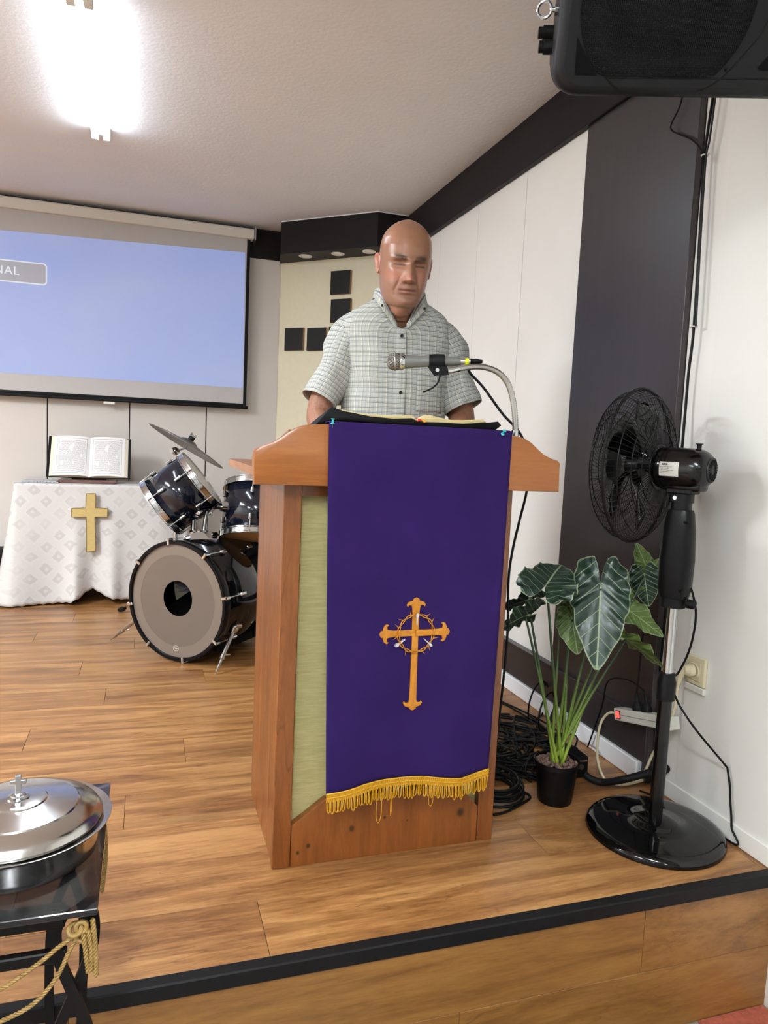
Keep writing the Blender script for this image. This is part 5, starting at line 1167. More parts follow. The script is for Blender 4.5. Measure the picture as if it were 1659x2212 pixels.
b = MB(); b.box((0.146, -0.02, 0.222), (0.172, 0.02, 0.232), 0.002); b.build('tape_tag', plain('cream tape', (226, 216, 192), 0.6), t1, world=False)
# twin tom mount on the bass drum
mb = bd
pb_ = aty(428, 1160, 3.60)
topb = Vector((pb_.x, pb_.y, bc_.z+BR-0.010))
b = MB(); b.loft([[(topb.x+sx*(0.055-0.01*k), topb.y+sy*(0.035-0.006*k), topb.z-0.008+0.014*k) for sx, sy in ((-1, -1), (1, -1), (1, 1), (-1, 1))] for k in range(4)]); b.build('mount_plate', M_chrome, mb)
for k, (px, py, tgt) in enumerate([(424, 1098, M1 @ Vector((0, 0, 0.10))), (449, 1095, M2 @ Vector((0, 0, 0.17)))]):
    base_ = topb+Vector((-0.022+0.05*k, 0.0, 0.03)); el_ = aty(px, py, base_.y); el_.x = base_.x+(0.0 if k == 0 else 0.012)
    dr = (tgt-el_).normalized(); rad_ = 0.152 if k == 0 else 0.168
    end_ = tgt-dr*(rad_-0.004); dist = (end_-el_).length
    b = MB(); b.tube([base_, el_], 0.0118, 14); b.lathe([(0.0, 0), (0.019, 0), (0.020, 0.008), (0.016, 0.014), (0.012, 0.015)], 18, Matrix.Translation(base_+Vector((0, 0, -0.005)))); b.build('tom_post', M_chrome, mb, True)
    b = MB(); b.ball(el_, 0.022, 16, 10); b.cyl(el_+Vector((-0.026, -0.004, 0)), el_+Vector((0.026, 0.004, 0)), 0.014, 16); b.build('ratchet', M_chrome, mb, True)
    b = MB(); b.tube([el_, end_], 0.0105, 12); b.tube([end_-dr*min(0.03, dist*0.4), end_], [0.022, 0.030], 18); b.build('tom_arm', M_chrome, mb, True)
    w0 = el_+Vector((-0.028, -0.02, -0.03+0.04*k)); b = MB(); b.box(w0+Vector((-0.018, -0.003, -0.011)), w0+Vector((-0.010, 0.003, 0.011)), 0.002); b.cyl(w0+Vector((-0.012, 0, 0)), w0+Vector((0.02, 0.012, 0)), 0.004, 8); b.build('wing_nut', M_chrome, mb)
# floor tom behind
ft = aty(540, 1100, 4.10)
t3, M3 = tom('floor_tom', 'dark floor tom standing behind the two mounted toms', Vector((ft.x+0.06, 4.16, 0.22)), (0, 0, 1), 0.19, 0.36, M_headw, M_headw, M_shell, a0=0.1)
for i in range(3):
    a = 0.9+2*PI*i/3; p = M3 @ Vector((0.205*math.cos(a), 0.205*math.sin(a), 0.25)); b = MB(); b.tube([p, (p.x, p.y, 0.03), (p.x+0.03*math.cos(a), p.y+0.03*math.sin(a), 0.0085)], 0.0065, 8); b.build('leg', M_steel, t3, True)
# cymbal on its stand
ccn = aty(407, 958, 4.04); ca = Vector((0.50, 0.06, 0.86)).normalized(); Mcy = frame(ccn, ca)
tlt = aty(378, 974, 4.04); gx, gy = tlt.x+0.012, tlt.y+0.01
cs = thing('cymbal_stand', 'tilted bronze cymbal on a chrome stand behind the tom', 'cymbal', (gx, gy, 0))
n = NT('aged bronze cymbal'); v = n.coords('Object'); s3 = n.sep(Mcy and v)
M_cym = plain('aged bronze cymbal', (112, 104, 94), 0.36, 0.75, var=0.12, vs=20, bump=0.1, bs=80)
b = MB(); b.lathe([(0.006, 0.0215), (0.03, 0.020), (0.045, 0.012), (0.052, 0.005), (0.10, 0.0), (0.165, -0.008), (0.222, -0.018), (0.222, -0.0195), (0.165, -0.0095), (0.10, -0.0015), (0.052, 0.0035), (0.03, 0.0185), (0.006, 0.020)], 72, Mcy, cap=False); b.build('cymbal', M_cym, cs, True, angle=50)
b = MB(); b.lathe([(0.0, 0.021), (0.016, 0.022), (0.016, 0.042), (0.0, 0.043)], 18, Mcy); b.build('felt', M_blackm, cs, True)
b = MB(); b.lathe([(0.0, 0.042), (0.008, 0.042), (0.008, 0.052), (0.0, 0.053)], 12, Mcy); b.box((-0.018, -0.003, 0.046), (-0.007, 0.003, 0.060), 0.002, Mcy); b.box((0.007, -0.003, 0.046), (0.018, 0.003, 0.060), 0.002, Mcy); b.build('wing_nut', M_chrome, cs)
b = MB(); b.tube([Mcy @ Vector((0, 0, 0.05)), Mcy @ Vector((0, 0, -0.03)), tlt], 0.005, 10); b.build('tilter_rod', M_steel, cs, True)
b = MB(); b.ball(tlt, 0.021, 18, 12); b.cyl(tlt+Vector((-0.02, -0.016, 0)), tlt+Vector((0.016, 0.016, 0)), 0.014, 14); b.build('tilter', M_chrome, cs, True)
b = MB(); b.tube([tlt, (gx, gy, tlt.z-0.04), (gx, gy, 0.55)], 0.0085, 12); b.tube([(gx, gy, 0.60), (gx, gy, 0.08)], 0.0125, 12); b.build('pole', M_chrome, cs, True)
b = MB(); b.lathe([(0.012, 0.33), (0.019, 0.335), (0.019, 0.375), (0.012, 0.38)], 16, Matrix.Translation((gx, gy, 0))); b.build('collar', M_blackm, cs, True)
fo_ = atz(262, 1322, 0.0)
for k in range(3):
    a0_ = math.atan2(fo_.y-gy, fo_.x-gx); a = a0_+(0, -1.2, -2.2)[k]; rad = math.hypot(fo_.x-gx, fo_.y-gy); rad = min(rad, 0.75) if k == 0 else (0.45, 0.24)[k-1]
    e_ = Vector((gx+rad*math.cos(a), gy+rad*math.sin(a), 0.016)); b = MB(); b.tube([(gx, gy, 0.35), Vector((gx, gy, 0.35))*0.4+e_*0.6, e_], 0.007, 8); lg = b.build('leg', M_steel, cs, True)
    d_ = (e_-Vector((gx, gy, 0.2))).normalized(); b = MB(); b.tube([e_-d_*0.04, e_-d_*0.015, e_+d_*0.02], [0.010, 0.0155, 0.012], 12); b.build('rubber_foot', M_blackm, lg, True)

# ------------------------------------------------------------------ glass communion table in front of the stage
GZ = 0.40
n = NT('smoked glass'); n.b.inputs['Base Color'].default_value = (0.13, 0.13, 0.15, 1); n.b.inputs['Roughness'].default_value = 0.03
n.b.inputs['Transmission Weight'].default_value = 0.92; n.b.inputs['IOR'].default_value = 1.45; M_glass = n.mat
M_iron = plain('black iron', (16, 13, 12), 0.5, var=0.1)
ct = thing('glass_table', 'smoked glass table with crossed black metal legs before the stage', 'table', (-0.4, 1.2, ZH))
b = MB(); b.box((-0.72, 1.019, GZ-0.010), (-0.056, 1.402, GZ), 0.0012); b.build('glass_top', M_glass, ct)
for y0, s_ in ((1.048, 1), (1.360, -1)):
    b = MB(); b.box((-0.66, y0-0.008, GZ-0.036), (-0.10, y0+0.008, GZ-0.0105), 0.002); b.build('top_rail', M_iron, ct)
    def P_(px, py): return aty(px, py, 1.06)
    A = [(-0.100, 0.385), (-0.112, 0.355), (-0.108, 0.315), (-0.095, 0.275), (-0.081, 0.235), (-0.068, 0.19), (-0.063, 0.12), (-0.068, -0.05), (-0.085, -0.22), (-0.075, ZH)]
    B = [(-0.068, 0.388), (-0.062, 0.350), (-0.066, 0.315), (-0.080, 0.275), (-0.096, 0.235), (-0.112, 0.19), (-0.120, 0.12), (-0.118, -0.05), (-0.098, -0.22), (-0.110, ZH)]
    for q, dy in ((A, 0.0), (B, 0.0075)):
        pts = spline([(x-(0 if s_ > 0 else 0.035), y0+s_*dy, z) for x, z in q], 6)
        rings = []
        for i, p in enumerate(pts):
            t_ = (pts[min(i+1, len(pts)-1)]-pts[max(i-1, 0)]).normalized(); nx_ = Vector((-t_.z, 0, t_.x)).normalized()*0.0075; dd = Vector((0, 0.0036, 0))
            rings.append([p+nx_+dd, p-nx_+dd, p-nx_-dd, p+nx_-dd])
        b = MB(); b.loft(rings); b.build('leg', M_iron, ct)
        b = MB(); b.loft([[Vector((-0.78-r.x, r.y, r.z)) for r in ring] for ring in rings]); b.build('leg', M_iron, ct)
b = MB(); b.box((-0.685, 1.046, 0.308), (-0.098, 1.060, 0.326), 0.002); b.build('cross_rail', M_iron, ct)
# gold rope tied round the leg
M_rope = plain('antique gold rope', (146, 117, 64), 0.45, 0.2, var=0.22, vs=90, bump=0.3, bs=300)
def rope(pts, r=0.0028, pitch=0.016, n_=60):
    sp = spline(pts, 12); L = [0]
    for a, c in zip(sp[:-1], sp[1:]): L.append(L[-1]+(c-a).length)
    out = MB(); tot = L[-1]; cnt = max(20, int(tot/0.0022)); pos = []
    for i in range(cnt+1):
        s0 = tot*i/cnt; k = max(0, min(len(sp)-2, int(np.searchsorted(L, s0))-1)); t_ = (s0-L[k])/max(1e-9, L[k+1]-L[k]); pos.append((sp[k]+(sp[k+1]-sp[k])*t_, s0))
    for st_ in range(3):
        q = []
        for i, (p, s0) in enumerate(pos):
            tg = (pos[min(i+1, cnt)][0]-pos[max(i-1, 0)][0]).normalized(); u = tg.cross(Vector((0, 1, 0.01))).normalized(); w = tg.cross(u); a = 2*PI*(s0/pitch+st_/3)
            q.append(p+(u*math.cos(a)+w*math.sin(a))*r*0.62)
        out.tube(q, r*0.62, 6)
    return out
kn = aty(172, 2012, 1.028)
rp = thing('gold_rope', 'twisted gold rope knotted round the glass table leg', 'rope', kn)
rope([kn, kn+Vector((-0.028, 0.001, -0.02)), aty(85, 2080, 1.028), aty(0, 2138, 1.028), aty(-80, 2175, 1.028), aty(-200, 2190, 1.028)]).build('strand', M_rope, rp, True, angle=180)
rope([kn, kn+Vector((-0.013, 0.001, -0.027)), aty(120, 2115, 1.026), aty(70, 2170, 1.026), aty(0, 2207, 1.026), aty(-90, 2240, 1.026), aty(-220, 2260, 1.026)]).build('strand', M_rope, rp, True, angle=180)
for (a, c, d_) in (((180, 2018), (186, 2062), (191, 2101)), ((190, 2010), (197, 2055), (196, 2098)), ((200, 1985), (206, 2050), (207, 2108))):
    rope([aty(*a, 1.026), aty(*c, 1.024), aty(*d_, 1.024)], 0.0032).build('tail', M_rope, rp, True, angle=180)
for dx, dz, rr_ in ((-0.006, 0.004, 0.008), (0.004, -0.006, 0.0085), (0.002, 0.006, 0.007)):
    b = MB(); b.ring(rr_, 0.0036, 20, 8, Matrix.Translation(kn+Vector((dx, 0, dz))) @ Matrix.Rotation(1.2+dx*80, 4, 'X')); b.build('knot_turn', M_rope, rp, True)
rp2 = thing('gold_rope', 'gold rope hanging from the far corner of the glass table', 'rope', aty(225, 1760, 1.37))
rope([aty(215, 1745, 1.372), aty(219, 1800, 1.372), aty(222, 1860, 1.372), aty(218, 1925, 1.372)], 0.0030).build('strand', M_rope, rp2, True, angle=180)
rope([aty(224, 1745, 1.368), aty(228, 1800, 1.368), aty(229, 1850, 1.368), aty(221, 1928, 1.368)], 0.0030).build('strand', M_rope, rp2, True, angle=180)

# ------------------------------------------------------------------ silver communion tray with lid
n = NT('polished aluminium'); v = n.coords('Object'); s1 = n.noise(v, 30, 3); s2 = n.noise(n.coords('Object', (3, 40, 3)), 6, 2)
n.bump(n.math('ADD', s1, n.math('MULTIPLY', s2, 0.3)), 0.05, 0.002); M_alu = n.set(lin((208, 207, 205)), n.rng(s1, 0.3, 0.7, 0.10, 0.24), 1.0)
tray = thing('communion_tray', 'round silver communion tray with domed lid and small cross', 'tray', (-0.181, 1.19, GZ))
TT = Matrix.Translation((-0.181, 1.19, 0))
b = MB(); b.lathe([(0.0, GZ+0.0005), (0.108, GZ+0.0005), (0.114, GZ+0.004), (0.1165, GZ+0.018), (0.1185, GZ+0.040), (0.121, GZ+0.047), (0.130, GZ+0.050), (0.1345, GZ+0.0535), (0.1355, GZ+0.056), (0.1335, GZ+0.0565), (0.126, GZ+0.053), (0.1195, GZ+0.0535), (0.0, GZ+0.050)], 96, TT); b.build('bowl', M_alu, tray, True, angle=50)
b = MB(); b.lathe([(0.1215, GZ+0.0540), (0.1225, GZ+0.058), (0.1185, GZ+0.0635), (0.1155, GZ+0.067), (0.112, GZ+0.0695), (0.088, GZ+0.0775), (0.086, GZ+0.0795), (0.083, GZ+0.0800), (0.060, GZ+0.0845), (0.042, GZ+0.0868), (0.040, GZ+0.0885), (0.0385, GZ+0.0888), (0.020, GZ+0.0900), (0.012, GZ+0.0905), (0.0, GZ+0.0908)], 96, TT); b.build('lid', M_alu, tray, True, angle=25)
b = MB(); b.lathe([(0.0, GZ+0.090), (0.0155, GZ+0.0903), (0.016, GZ+0.092), (0.011, GZ+0.0935), (0.0105, GZ+0.0955), (0.0065, GZ+0.097), (0.0, GZ+0.0975)], 28, TT); kb = b.build('lid_knob', M_chrome, tray, True)
zk = GZ+0.096
b = MB(); b.box((-0.181-0.0042, 1.19-0.0035, zk), (-0.181+0.0042, 1.19+0.0035, zk+0.030), 0.0008); b.box((-0.181-0.0115, 1.19-0.0034, zk+0.016), (-0.181+0.0115, 1.19+0.0034, zk+0.0225), 0.0008); b.build('cross', M_steel, kb)
b = MB(); b.box((1.345, 0.5, ZH), (XW-0.02, 1.365, ZH+0.007), 0.002); tag(b.build('rug', M_carpet), 'red pile rug on the hall floor at the bottom right corner', 'rug')
# black rubber mat on the hall carpet
b = MB(); q = aty(1470, 2194, 1.36); b.box((0.55, 0.9, ZH), (1.335, 1.355, ZH+0.008), 0.003); tag(b.build('floor_mat', plain('black mat', (28, 27, 27), 0.85, var=0.2, vs=80, bump=0.5, bs=200)), 'black mat on the red carpet at the foot of the stage', 'mat')

# ------------------------------------------------------------------ the man behind the lectern
MPz = Matrix.Translation((0.815, 2.435, 0)) @ Matrix.Rotation(math.radians(-10), 4, 'Z')
man = thing('person', 'bald man in a checked short-sleeved shirt reading at the lectern', 'person', MPz)
HH = 0.274
HC = Vector((-0.002, -0.128, 1.640))          # middle of the head (ear axis)
MH = Matrix.Translation(HC) @ Matrix.Rotation(math.radians(3), 4, 'Z') @ Matrix.Rotation(math.radians(1.5), 4, 'Y') @ Matrix.Rotation(math.radians(13), 4, 'X') @ Matrix.Scale(HH, 4) @ Matrix.Translation((0, 0, -0.5))
zk = [0.0, 0.03, 0.07, 0.12, 0.2, 0.3, 0.4, 0.5, 0.6, 0.7, 0.78, 0.85, 0.91, 0.955, 0.985, 1.0]
wk = [0.11, 0.170, 0.205, 0.232, 0.262, 0.279, 0.288, 0.297, 0.303, 0.300, 0.285, 0.252, 0.200, 0.140, 0.078, 0.005]
fk = [0.24, 0.325, 0.355, 0.360, 0.358, 0.362, 0.360, 0.352, 0.362, 0.350, 0.322, 0.275, 0.212, 0.145, 0.08, 0.005]
bk_ = [0.02, 0.05, 0.08, 0.12, 0.20, 0.29, 0.36, 0.405, 0.425, 0.415, 0.385, 0.335, 0.265, 0.185, 0.105, 0.005]
def G(x, z, cx, cz, sx, sz): return math.exp(-((x-cx)/sx)**2-((z-cz)/sz)**2)
def segd(x, z, x0, z0, x1, z1):
    t_ = max(0, min(1, ((x-x0)*(x1-x0)+(z-z0)*(z1-z0))/((x1-x0)**2+(z1-z0)**2))); return math.hypot(x-x0-t_*(x1-x0), z-z0-t_*(z1-z0))
def face(x, z):
    a = abs(x); d = 0.0
    # nose: bridge, ridge, tip, wings
    if 0.26 < z < 0.60:
        t_ = max(0, min(1, (0.565-z)/(0.565-0.335)))
        h = 0.020+0.100*t_**1.15; s0 = 0.034+0.026*t_
        cut = 1.0 if z > 0.345 else max(0, 1-((0.345-z)/0.058)**2)
        d += h*math.exp(-(x/s0)**2)*cut*min(1, max(0, (0.60-z)/0.05))
    d += 0.042*G(a, z, 0.068, 0.324, 0.024, 0.024)
    d += 0.016*G(x, z, 0, 0.342, 0.036, 0.026)
    d -= 0.020*G(a, z, 0.036, 0.294, 0.020, 0.010)
    # sockets, lids, brows
    d -= 0.066*G(a, z, 0.118, 0.508, 0.068, 0.042)
    d += 0.042*G(a, z, 0.122, 0.494, 0.048, 0.029)
    d -= 0.018*G(a, z, 0.120, 0.526, 0.055, 0.009)
    d -= 0.014*G(a, z, 0.120, 0.462, 0.055, 0.009)
    d += 0.040*G(a, z, 0.115, 0.556, 0.090, 0.024)
    d -= 0.006*G(x, z, 0.012, 0.585, 0.006, 0.022)
    # cheeks, folds, jowls
    d += 0.016*G(a, z, 0.185, 0.410, 0.06, 0.06)
    d -= 0.016*math.exp(-(segd(a, z, 0.098, 0.345, 0.150, 0.205)/0.013)**2)
    d += 0.020*G(a, z, 0.175, 0.27, 0.05, 0.08)
    d -= 0.008*math.exp(-(segd(a, z, 0.135, 0.215, 0.145, 0.15)/0.012)**2)
    # mouth
    d += 0.022*G(x, z, 0, 0.24, 0.10, 0.05)
    d += 0.018*G(x, z, 0, 0.234, 0.080, 0.012)
    d -= 0.036*math.exp(-((z-(0.214-0.1*a*a))/0.0085)**2)*max(0, 1-(a/0.108)**4)
    d += 0.024*G(x, z, 0, 0.194, 0.074, 0.016)
    d -= 0.024*G(x, z, 0, 0.152, 0.08, 0.016)
    d += 0.026*G(x, z, 0, 0.085, 0.085, 0.045)
    # forehead creases
    return d
body = MB(); NRH, NPH = 150, 150
rings = []
for i in range(NRH+1):
    z = (i/NRH); w = float(np.interp(z, zk, wk)); f = float(np.interp(z, zk, fk)); bb = float(np.interp(z, zk, bk_)); ring = []
    e = 2.25
    for j in range(NPH):
        ph = 2*PI*j/NPH; s_, c_ = math.sin(ph), math.cos(ph)
        x = w*math.copysign(abs(s_)**(2/e), s_); y = (f if c_ > 0 else bb)*math.copysign(abs(c_)**(2/e), c_)
        d = face(x, z)*max(0, min(1, (c_-0.05)/0.25)) if c_ > 0.05 else 0
        ring.append((x, -(y+d), z))
    rings.append(ring)
# light smoothing of the interpolated profile
R_ = np.array(rings)
for _ in range(2):
    R_[1:-1] = 0.25*R_[:-2]+0.5*R_[1:-1]+0.25*R_[2:]
body.loft([[tuple(p) for p in r] for r in R_], True, True, MH)
for sgn in (-1, 1):     # ears
    Me = MH @ Matrix.Translation((sgn*0.300, 0.020, 0.475)) @ Matrix.Rotation(sgn*math.radians(-24), 4, 'Z') @ Matrix.Rotation(math.radians(-8), 4, 'X')
    ear = [(0.0, -0.115), (0.035, -0.105), (0.050, -0.06), (0.062, 0.0), (0.078, 0.06), (0.072, 0.105), (0.040, 0.130), (0.0, 0.125), (-0.030, 0.095), (-0.034, 0.03), (-0.026, -0.04), (-0.022, -0.09)]
    body.loft([[(sgn*0.004-sgn*0.022, y*0.7, z*0.9) for y, z in ear], [(sgn*0.010, y, z) for y, z in ear], [(sgn*0.026, y*0.98, z*0.98) for y, z in ear], [(sgn*0.030, y*0.80, z*0.84) for y, z in ear], [(sgn*0.014, y*0.62, z*0.66) for y, z in ear]], True, True, Me)
def limb(pts, rads, n_=20, sub=6):
    P_ = spline(pts, sub); rr_ = np.interp(np.linspace(0, len(rads)-1, len(P_)), range(len(rads)), rads); body.tube(P_, list(map(float, rr_)), n_)
def hp(x, y, z): return MH @ Vector((x, y, z))
limb([(0, 0.005, 1.40), (0, -0.015, 1.47), (0, -0.060, 1.54), hp(0, 0.10, 0.22), hp(0, 0.06, 0.40)], [0.085, 0.074, 0.067, 0.064, 0.058], 28)
limb([hp(0, -0.24, 0.07), hp(0, -0.12, 0.03), (0, -0.085, 1.525), (0, -0.06, 1.48)], [0.022, 0.038, 0.046, 0.045], 20)
def ell(a, b_, z, yc=0, e=2.3, n_=40): return [(a*math.copysign(abs(math.sin(2*PI*j/n_))**(2/e), math.sin(2*PI*j/n_)), yc-b_*math.copysign(abs(math.cos(2*PI*j/n_))**(2/e), math.cos(2*PI*j/n_)), z) for j in range(n_)]
body.loft([ell(0.15, 0.11, 0.86), ell(0.165, 0.125, 1.0), ell(0.165, 0.125, 1.15), ell(0.172, 0.112, 1.30), ell(0.175, 0.095, 1.40), ell(0.140, 0.080, 1.455), ell(0.085, 0.068, 1.490, -0.01)])
ARM = {}
for sgn in (-1, 1):
    S = Vector((sgn*0.145, 0.0, 1.425))
    if sgn < 0: E = Vector((-0.254, -0.035, 1.118)); Wr = Vector((-0.150, -0.260, 1.045)); Hd = Vector((-0.105, -0.345, 1.040))
    else: E = Vector((0.238, -0.045, 1.135)); Wr = Vector((0.125, -0.265, 1.062)); Hd = Vector((0.060, -0.350, 1.063))
    up_ = S+(E-S)*0.5
    limb([S, up_+Vector((sgn*0.012, 0.01, 0)), E+Vector((0, 0.012, 0.03)), E+(Wr-E)*0.25+Vector((sgn*0.006, 0, -0.004)), E+(Wr-E)*0.6, Wr], [0.052, 0.052, 0.046, 0.047, 0.038, 0.027], 20)
    ax_ = (Hd-Wr).normalized(); sd_ = ax_.cross(Vector((0, 0, 1))).normalized(); upv = sd_.cross(ax_)
    body.loft([[Wr+ax_*t_+sd_*(w_*math.cos(2*PI*j/16))+upv*(h_*math.sin(2*PI*j/16)) for j in range(16)] for t_, w_, h_ in ((-0.02, 0.024, 0.020), (0.02, 0.034, 0.017), (0.055, 0.042, 0.016), (0.085, 0.041, 0.013), (0.095, 0.036, 0.009))])
    for k, (off, ln_) in enumerate(((-0.030, 0.062), (-0.010, 0.074), (0.011, 0.070), (0.031, 0.055))):
        p0 = Wr+ax_*0.080+sd_*off; dirv = (ax_+sd_*off*2.5).normalized()
        body.tube([p0, p0+dirv*ln_*0.45+upv*0.004, p0+dirv*ln_*0.78-upv*0.002, p0+dirv*ln_-upv*0.009], [0.0098, 0.0092, 0.0085, 0.006], 12)
    th_ = -sgn
    p0 = Wr+ax_*0.03+sd_*(0.03 if (sd_.x*sgn < 0) else -0.03); dv = (ax_*0.7+sd_*(0.6 if (sd_.x*sgn < 0) else -0.6)).normalized()
    body.tube([p0, p0+dv*0.03, p0+dv*0.05+ax_*0.012-upv*0.003, p0+dv*0.055+ax_*0.03-upv*0.008], [0.013, 0.0115, 0.0105, 0.007], 12)
    ARM[sgn] = (S, E, Wr)
for sgn in (-1, 1):
    limb([(sgn*0.085, 0.0, 0.92), (sgn*0.095, 0.0, 0.70), (sgn*0.10, 0.0, 0.48), (sgn*0.10, 0.02, 0.28), (sgn*0.10, 0.03, 0.10)], [0.090, 0.080, 0.058, 0.052, 0.040], 20)
raw = body.build('body_raw', M_white, None, True)
off_ = Vector(raw.location); raw.location = (0, 0, 0); ROOTM.pop(raw.name, None)
md = raw.modifiers.new('r', 'REMESH'); md.mode = 'VOXEL'; md.voxel_size = 0.0027; md.use_smooth_shade = True
ms = raw.modifiers.new('s', 'SMOOTH'); ms.factor = 0.5; ms.iterations = 1
dg = bpy.context.evaluated_depsgraph_get(); me = bpy.data.meshes.new_from_object(raw.evaluated_get(dg)); bpy.data.objects.remove(raw)
nv = len(me.vertices); co = np.zeros(nv*3, dtype=np.float32); me.vertices.foreach_get('co', co); co = co.reshape(-1, 3)+np.array(off_, dtype=np.float32)
me.vertices.foreach_set('co', co.ravel())
MHi = np.array(MH.inverted()); hl = co @ MHi[:3, :3].T+MHi[:3, 3]
hx_, hy_, hz_ = hl[:, 0], hl[:, 1], hl[:, 2]; ax_h = np.abs(hx_)
inhead = (co[:, 2] > 1.44)
colr = np.tile(np.array(lin((150, 107, 83))[:3]), (nv, 1))
def blend(mask, c_): 
    global colr
    m_ = np.clip(mask, 0, 1)[:, None]; colr = colr*(1-m_)+np.array(lin(c_)[:3])*m_
def gs(x, z, cx, cz, sx, sz): return np.exp(-((x-cx)/sx)**2-((z-cz)/sz)**2)
front = np.clip((-hy_-0.14)/0.08, 0, 1)*inhead
blend(0.55*front*np.clip(gs(ax_h, hz_, 0.17, 0.36, 0.09, 0.10)+gs(ax_h, hz_, 0.0, 0.34, 0.075, 0.05), 0, 1), (190, 118, 96))
blend(0.22*inhead*np.clip((0.36-hz_)/0.06, 0, 1)*np.clip((hz_+0.05)/0.1, 0, 1)*(hy_ < 0.15), (128, 108, 98))
blend(0.20*inhead*np.clip((hz_-0.62)/0.15, 0, 1), (174, 123, 95))
arch = 0.553+0.026*np.sin(np.clip((ax_h-0.04)/0.17, 0, 1)*PI*0.75)
brow = np.exp(-((hz_-arch)/0.031)**2)*np.clip((ax_h-0.040)/0.02, 0, 1)*np.clip((0.205-ax_h)/0.03, 0, 1)
nzv = np.array([mnoise.noise(Vector((float(a)*70, float(b_)*30, float(c_)*70))) for a, b_, c_ in hl[(brow > 0.03)]]) if (brow > 0.03).any() else np.zeros(0)
bm_ = brow.copy(); bm_[brow > 0.03] *= 0.85+0.35*nzv
blend(front*np.clip(bm_*1.15, 0, 1)*0.95, (40, 33, 31))
lash = np.exp(-((hz_-(0.483+0.9*(ax_h-0.118)**2))/0.0095)**2)*np.clip((0.070-np.abs(ax_h-0.120))/0.012, 0, 1)
blend(front*lash*0.95, (34, 26, 25))
blend(front*0.7*gs(ax_h, hz_, 0.112, 0.522, 0.068, 0.014), (104, 68, 58))  # socket shade under the brow, painted into the skin colour
blend(front*0.35*gs(ax_h, hz_, 0.112, 0.455, 0.055, 0.016), (150, 100, 86))
mouth = np.exp(-((hz_-(0.214-0.1*hx_**2))/0.0085)**2)*np.clip((0.112-ax_h)/0.02, 0, 1)
lips = (gs(hx_, hz_, 0, 0.230, 0.080, 0.014)+gs(hx_, hz_, 0, 0.195, 0.072, 0.016))
blend(front*np.clip(lips, 0, 1)*0.5, (170, 104, 94)); blend(front*mouth*0.95, (58, 34, 34))
blend(front*0.7*gs(ax_h, hz_, 0.036, 0.294, 0.020, 0.009), (84, 50, 44))
ears = inhead*np.clip((ax_h-0.297)/0.02, 0, 1)*(np.abs(hz_-0.48) < 0.16); blend(ears*0.5, (196, 122, 104))
arms = (np.abs(co[:, 0]) > 0.07)*(co[:, 2] < 1.25)*(co[:, 2] > 0.99)
blend(arms*0.55, (158, 108, 84))
sel = np.where(arms > 0)[0]
nz2 = np.zeros(nv); nz2[sel] = [max(0, mnoise.noise(Vector((float(p[0])*260, float(p[1])*260, float(p[2])*90)))-0.15) for p in co[sel]]
blend(nz2*1.3, (92, 64, 52))
att = me.color_attributes.new('skin', 'FLOAT_COLOR', 'POINT')
att.data.foreach_set('color', np.concatenate([colr, np.ones((nv, 1))], axis=1).astype(np.float32).ravel())
me.materials.clear()
n = NT('skin'); at_ = n.new('ShaderNodeVertexColor', layer_name='skin'); v = n.coords('Object')
nn_ = n.noise(v, 55, 3); c = n.mix(n.rng(nn_, 0.3, 0.7, 0, 0.22), at_.outputs['Color'], lin((166, 119, 94)))
n.bump(n.noise(v, 420, 3), 0.18, 0.0008); n.set(c, n.rng(nn_, 0.3, 0.7, 0.26, 0.40)); n.put(n.b.inputs['Roughness'], n.rng(n.sep(v)[2], 1.40, 1.70, 0.55, 0.28))
me.materials.append(n.mat)
me.polygons.foreach_set('use_smooth', [True]*len(me.polygons))
bo = bpy.data.objects.new('body', me); COL.objects.link(bo); bo.parent = man; bo['label'] = 'bald head, neck, arms and hands'

# shirt
n = NT('checked shirt cotton'); uvn = n.new('ShaderNodeUVMap', uv_map='UVMap'); uv = n.sep(uvn.outputs[0])
def stripe(sock, period, width, off=0.0):
    return n.math('LESS_THAN', n.math('FRACT', n.math('ADD', n.math('DIVIDE', sock, period), off)), width)
h1 = stripe(uv[1], 0.0165, 0.13); h2 = stripe(uv[1], 0.0165, 0.10, 0.72); v1 = stripe(uv[0], 0.0145, 0.10); v2 = stripe(uv[0], 0.029, 0.055, 0.42); vw = stripe(uv[0], 0.029, 0.06, 0.62)
base = lin((190, 193, 187)); fz_ = n.noise(uvn.outputs[0], 700, 2)
c = n.mix(n.rng(fz_, 0.3, 0.7, 0, 0.25), base, lin((180, 184, 178)))
c = n.mix(n.math('MULTIPLY', vw, 0.8), c, lin((238, 232, 206)))
c = n.mix(n.math('MULTIPLY', v1, 0.46), c, lin((104, 112, 118))); c = n.mix(n.math('MULTIPLY', v2, 0.38), c, lin((92, 98, 100)))
c = n.mix(n.math('MULTIPLY', h1, 0.80), c, lin((92, 102, 114))); c = n.mix(n.math('MULTIPLY', h2, 0.62), c, lin((108, 118, 126)))
n.bump(n.noise(n.coords('Object'), 22, 3), 0.5, 0.006); M_shirt = n.set(c, 0.85)
zs = [0.84, 0.94, 1.02, 1.10, 1.18, 1.26, 1.33, 1.390, 1.438, 1.472, 1.497, 1.518, 1.533, 1.546]
sa = [0.176, 0.184, 0.186, 0.184, 0.180, 0.180, 0.184, 0.190, 0.192, 0.186, 0.166, 0.130, 0.098, 0.080]
sb = [0.140, 0.148, 0.152, 0.150, 0.144, 0.136, 0.130, 0.122, 0.112, 0.104, 0.096, 0.088, 0.080, 0.074]
sy = [0.0, -0.006, -0.010, -0.012, -0.012, -0.010, -0.008, -0.006, -0.006, -0.008, -0.012, -0.020, -0.030, -0.036]
ES = 2.35
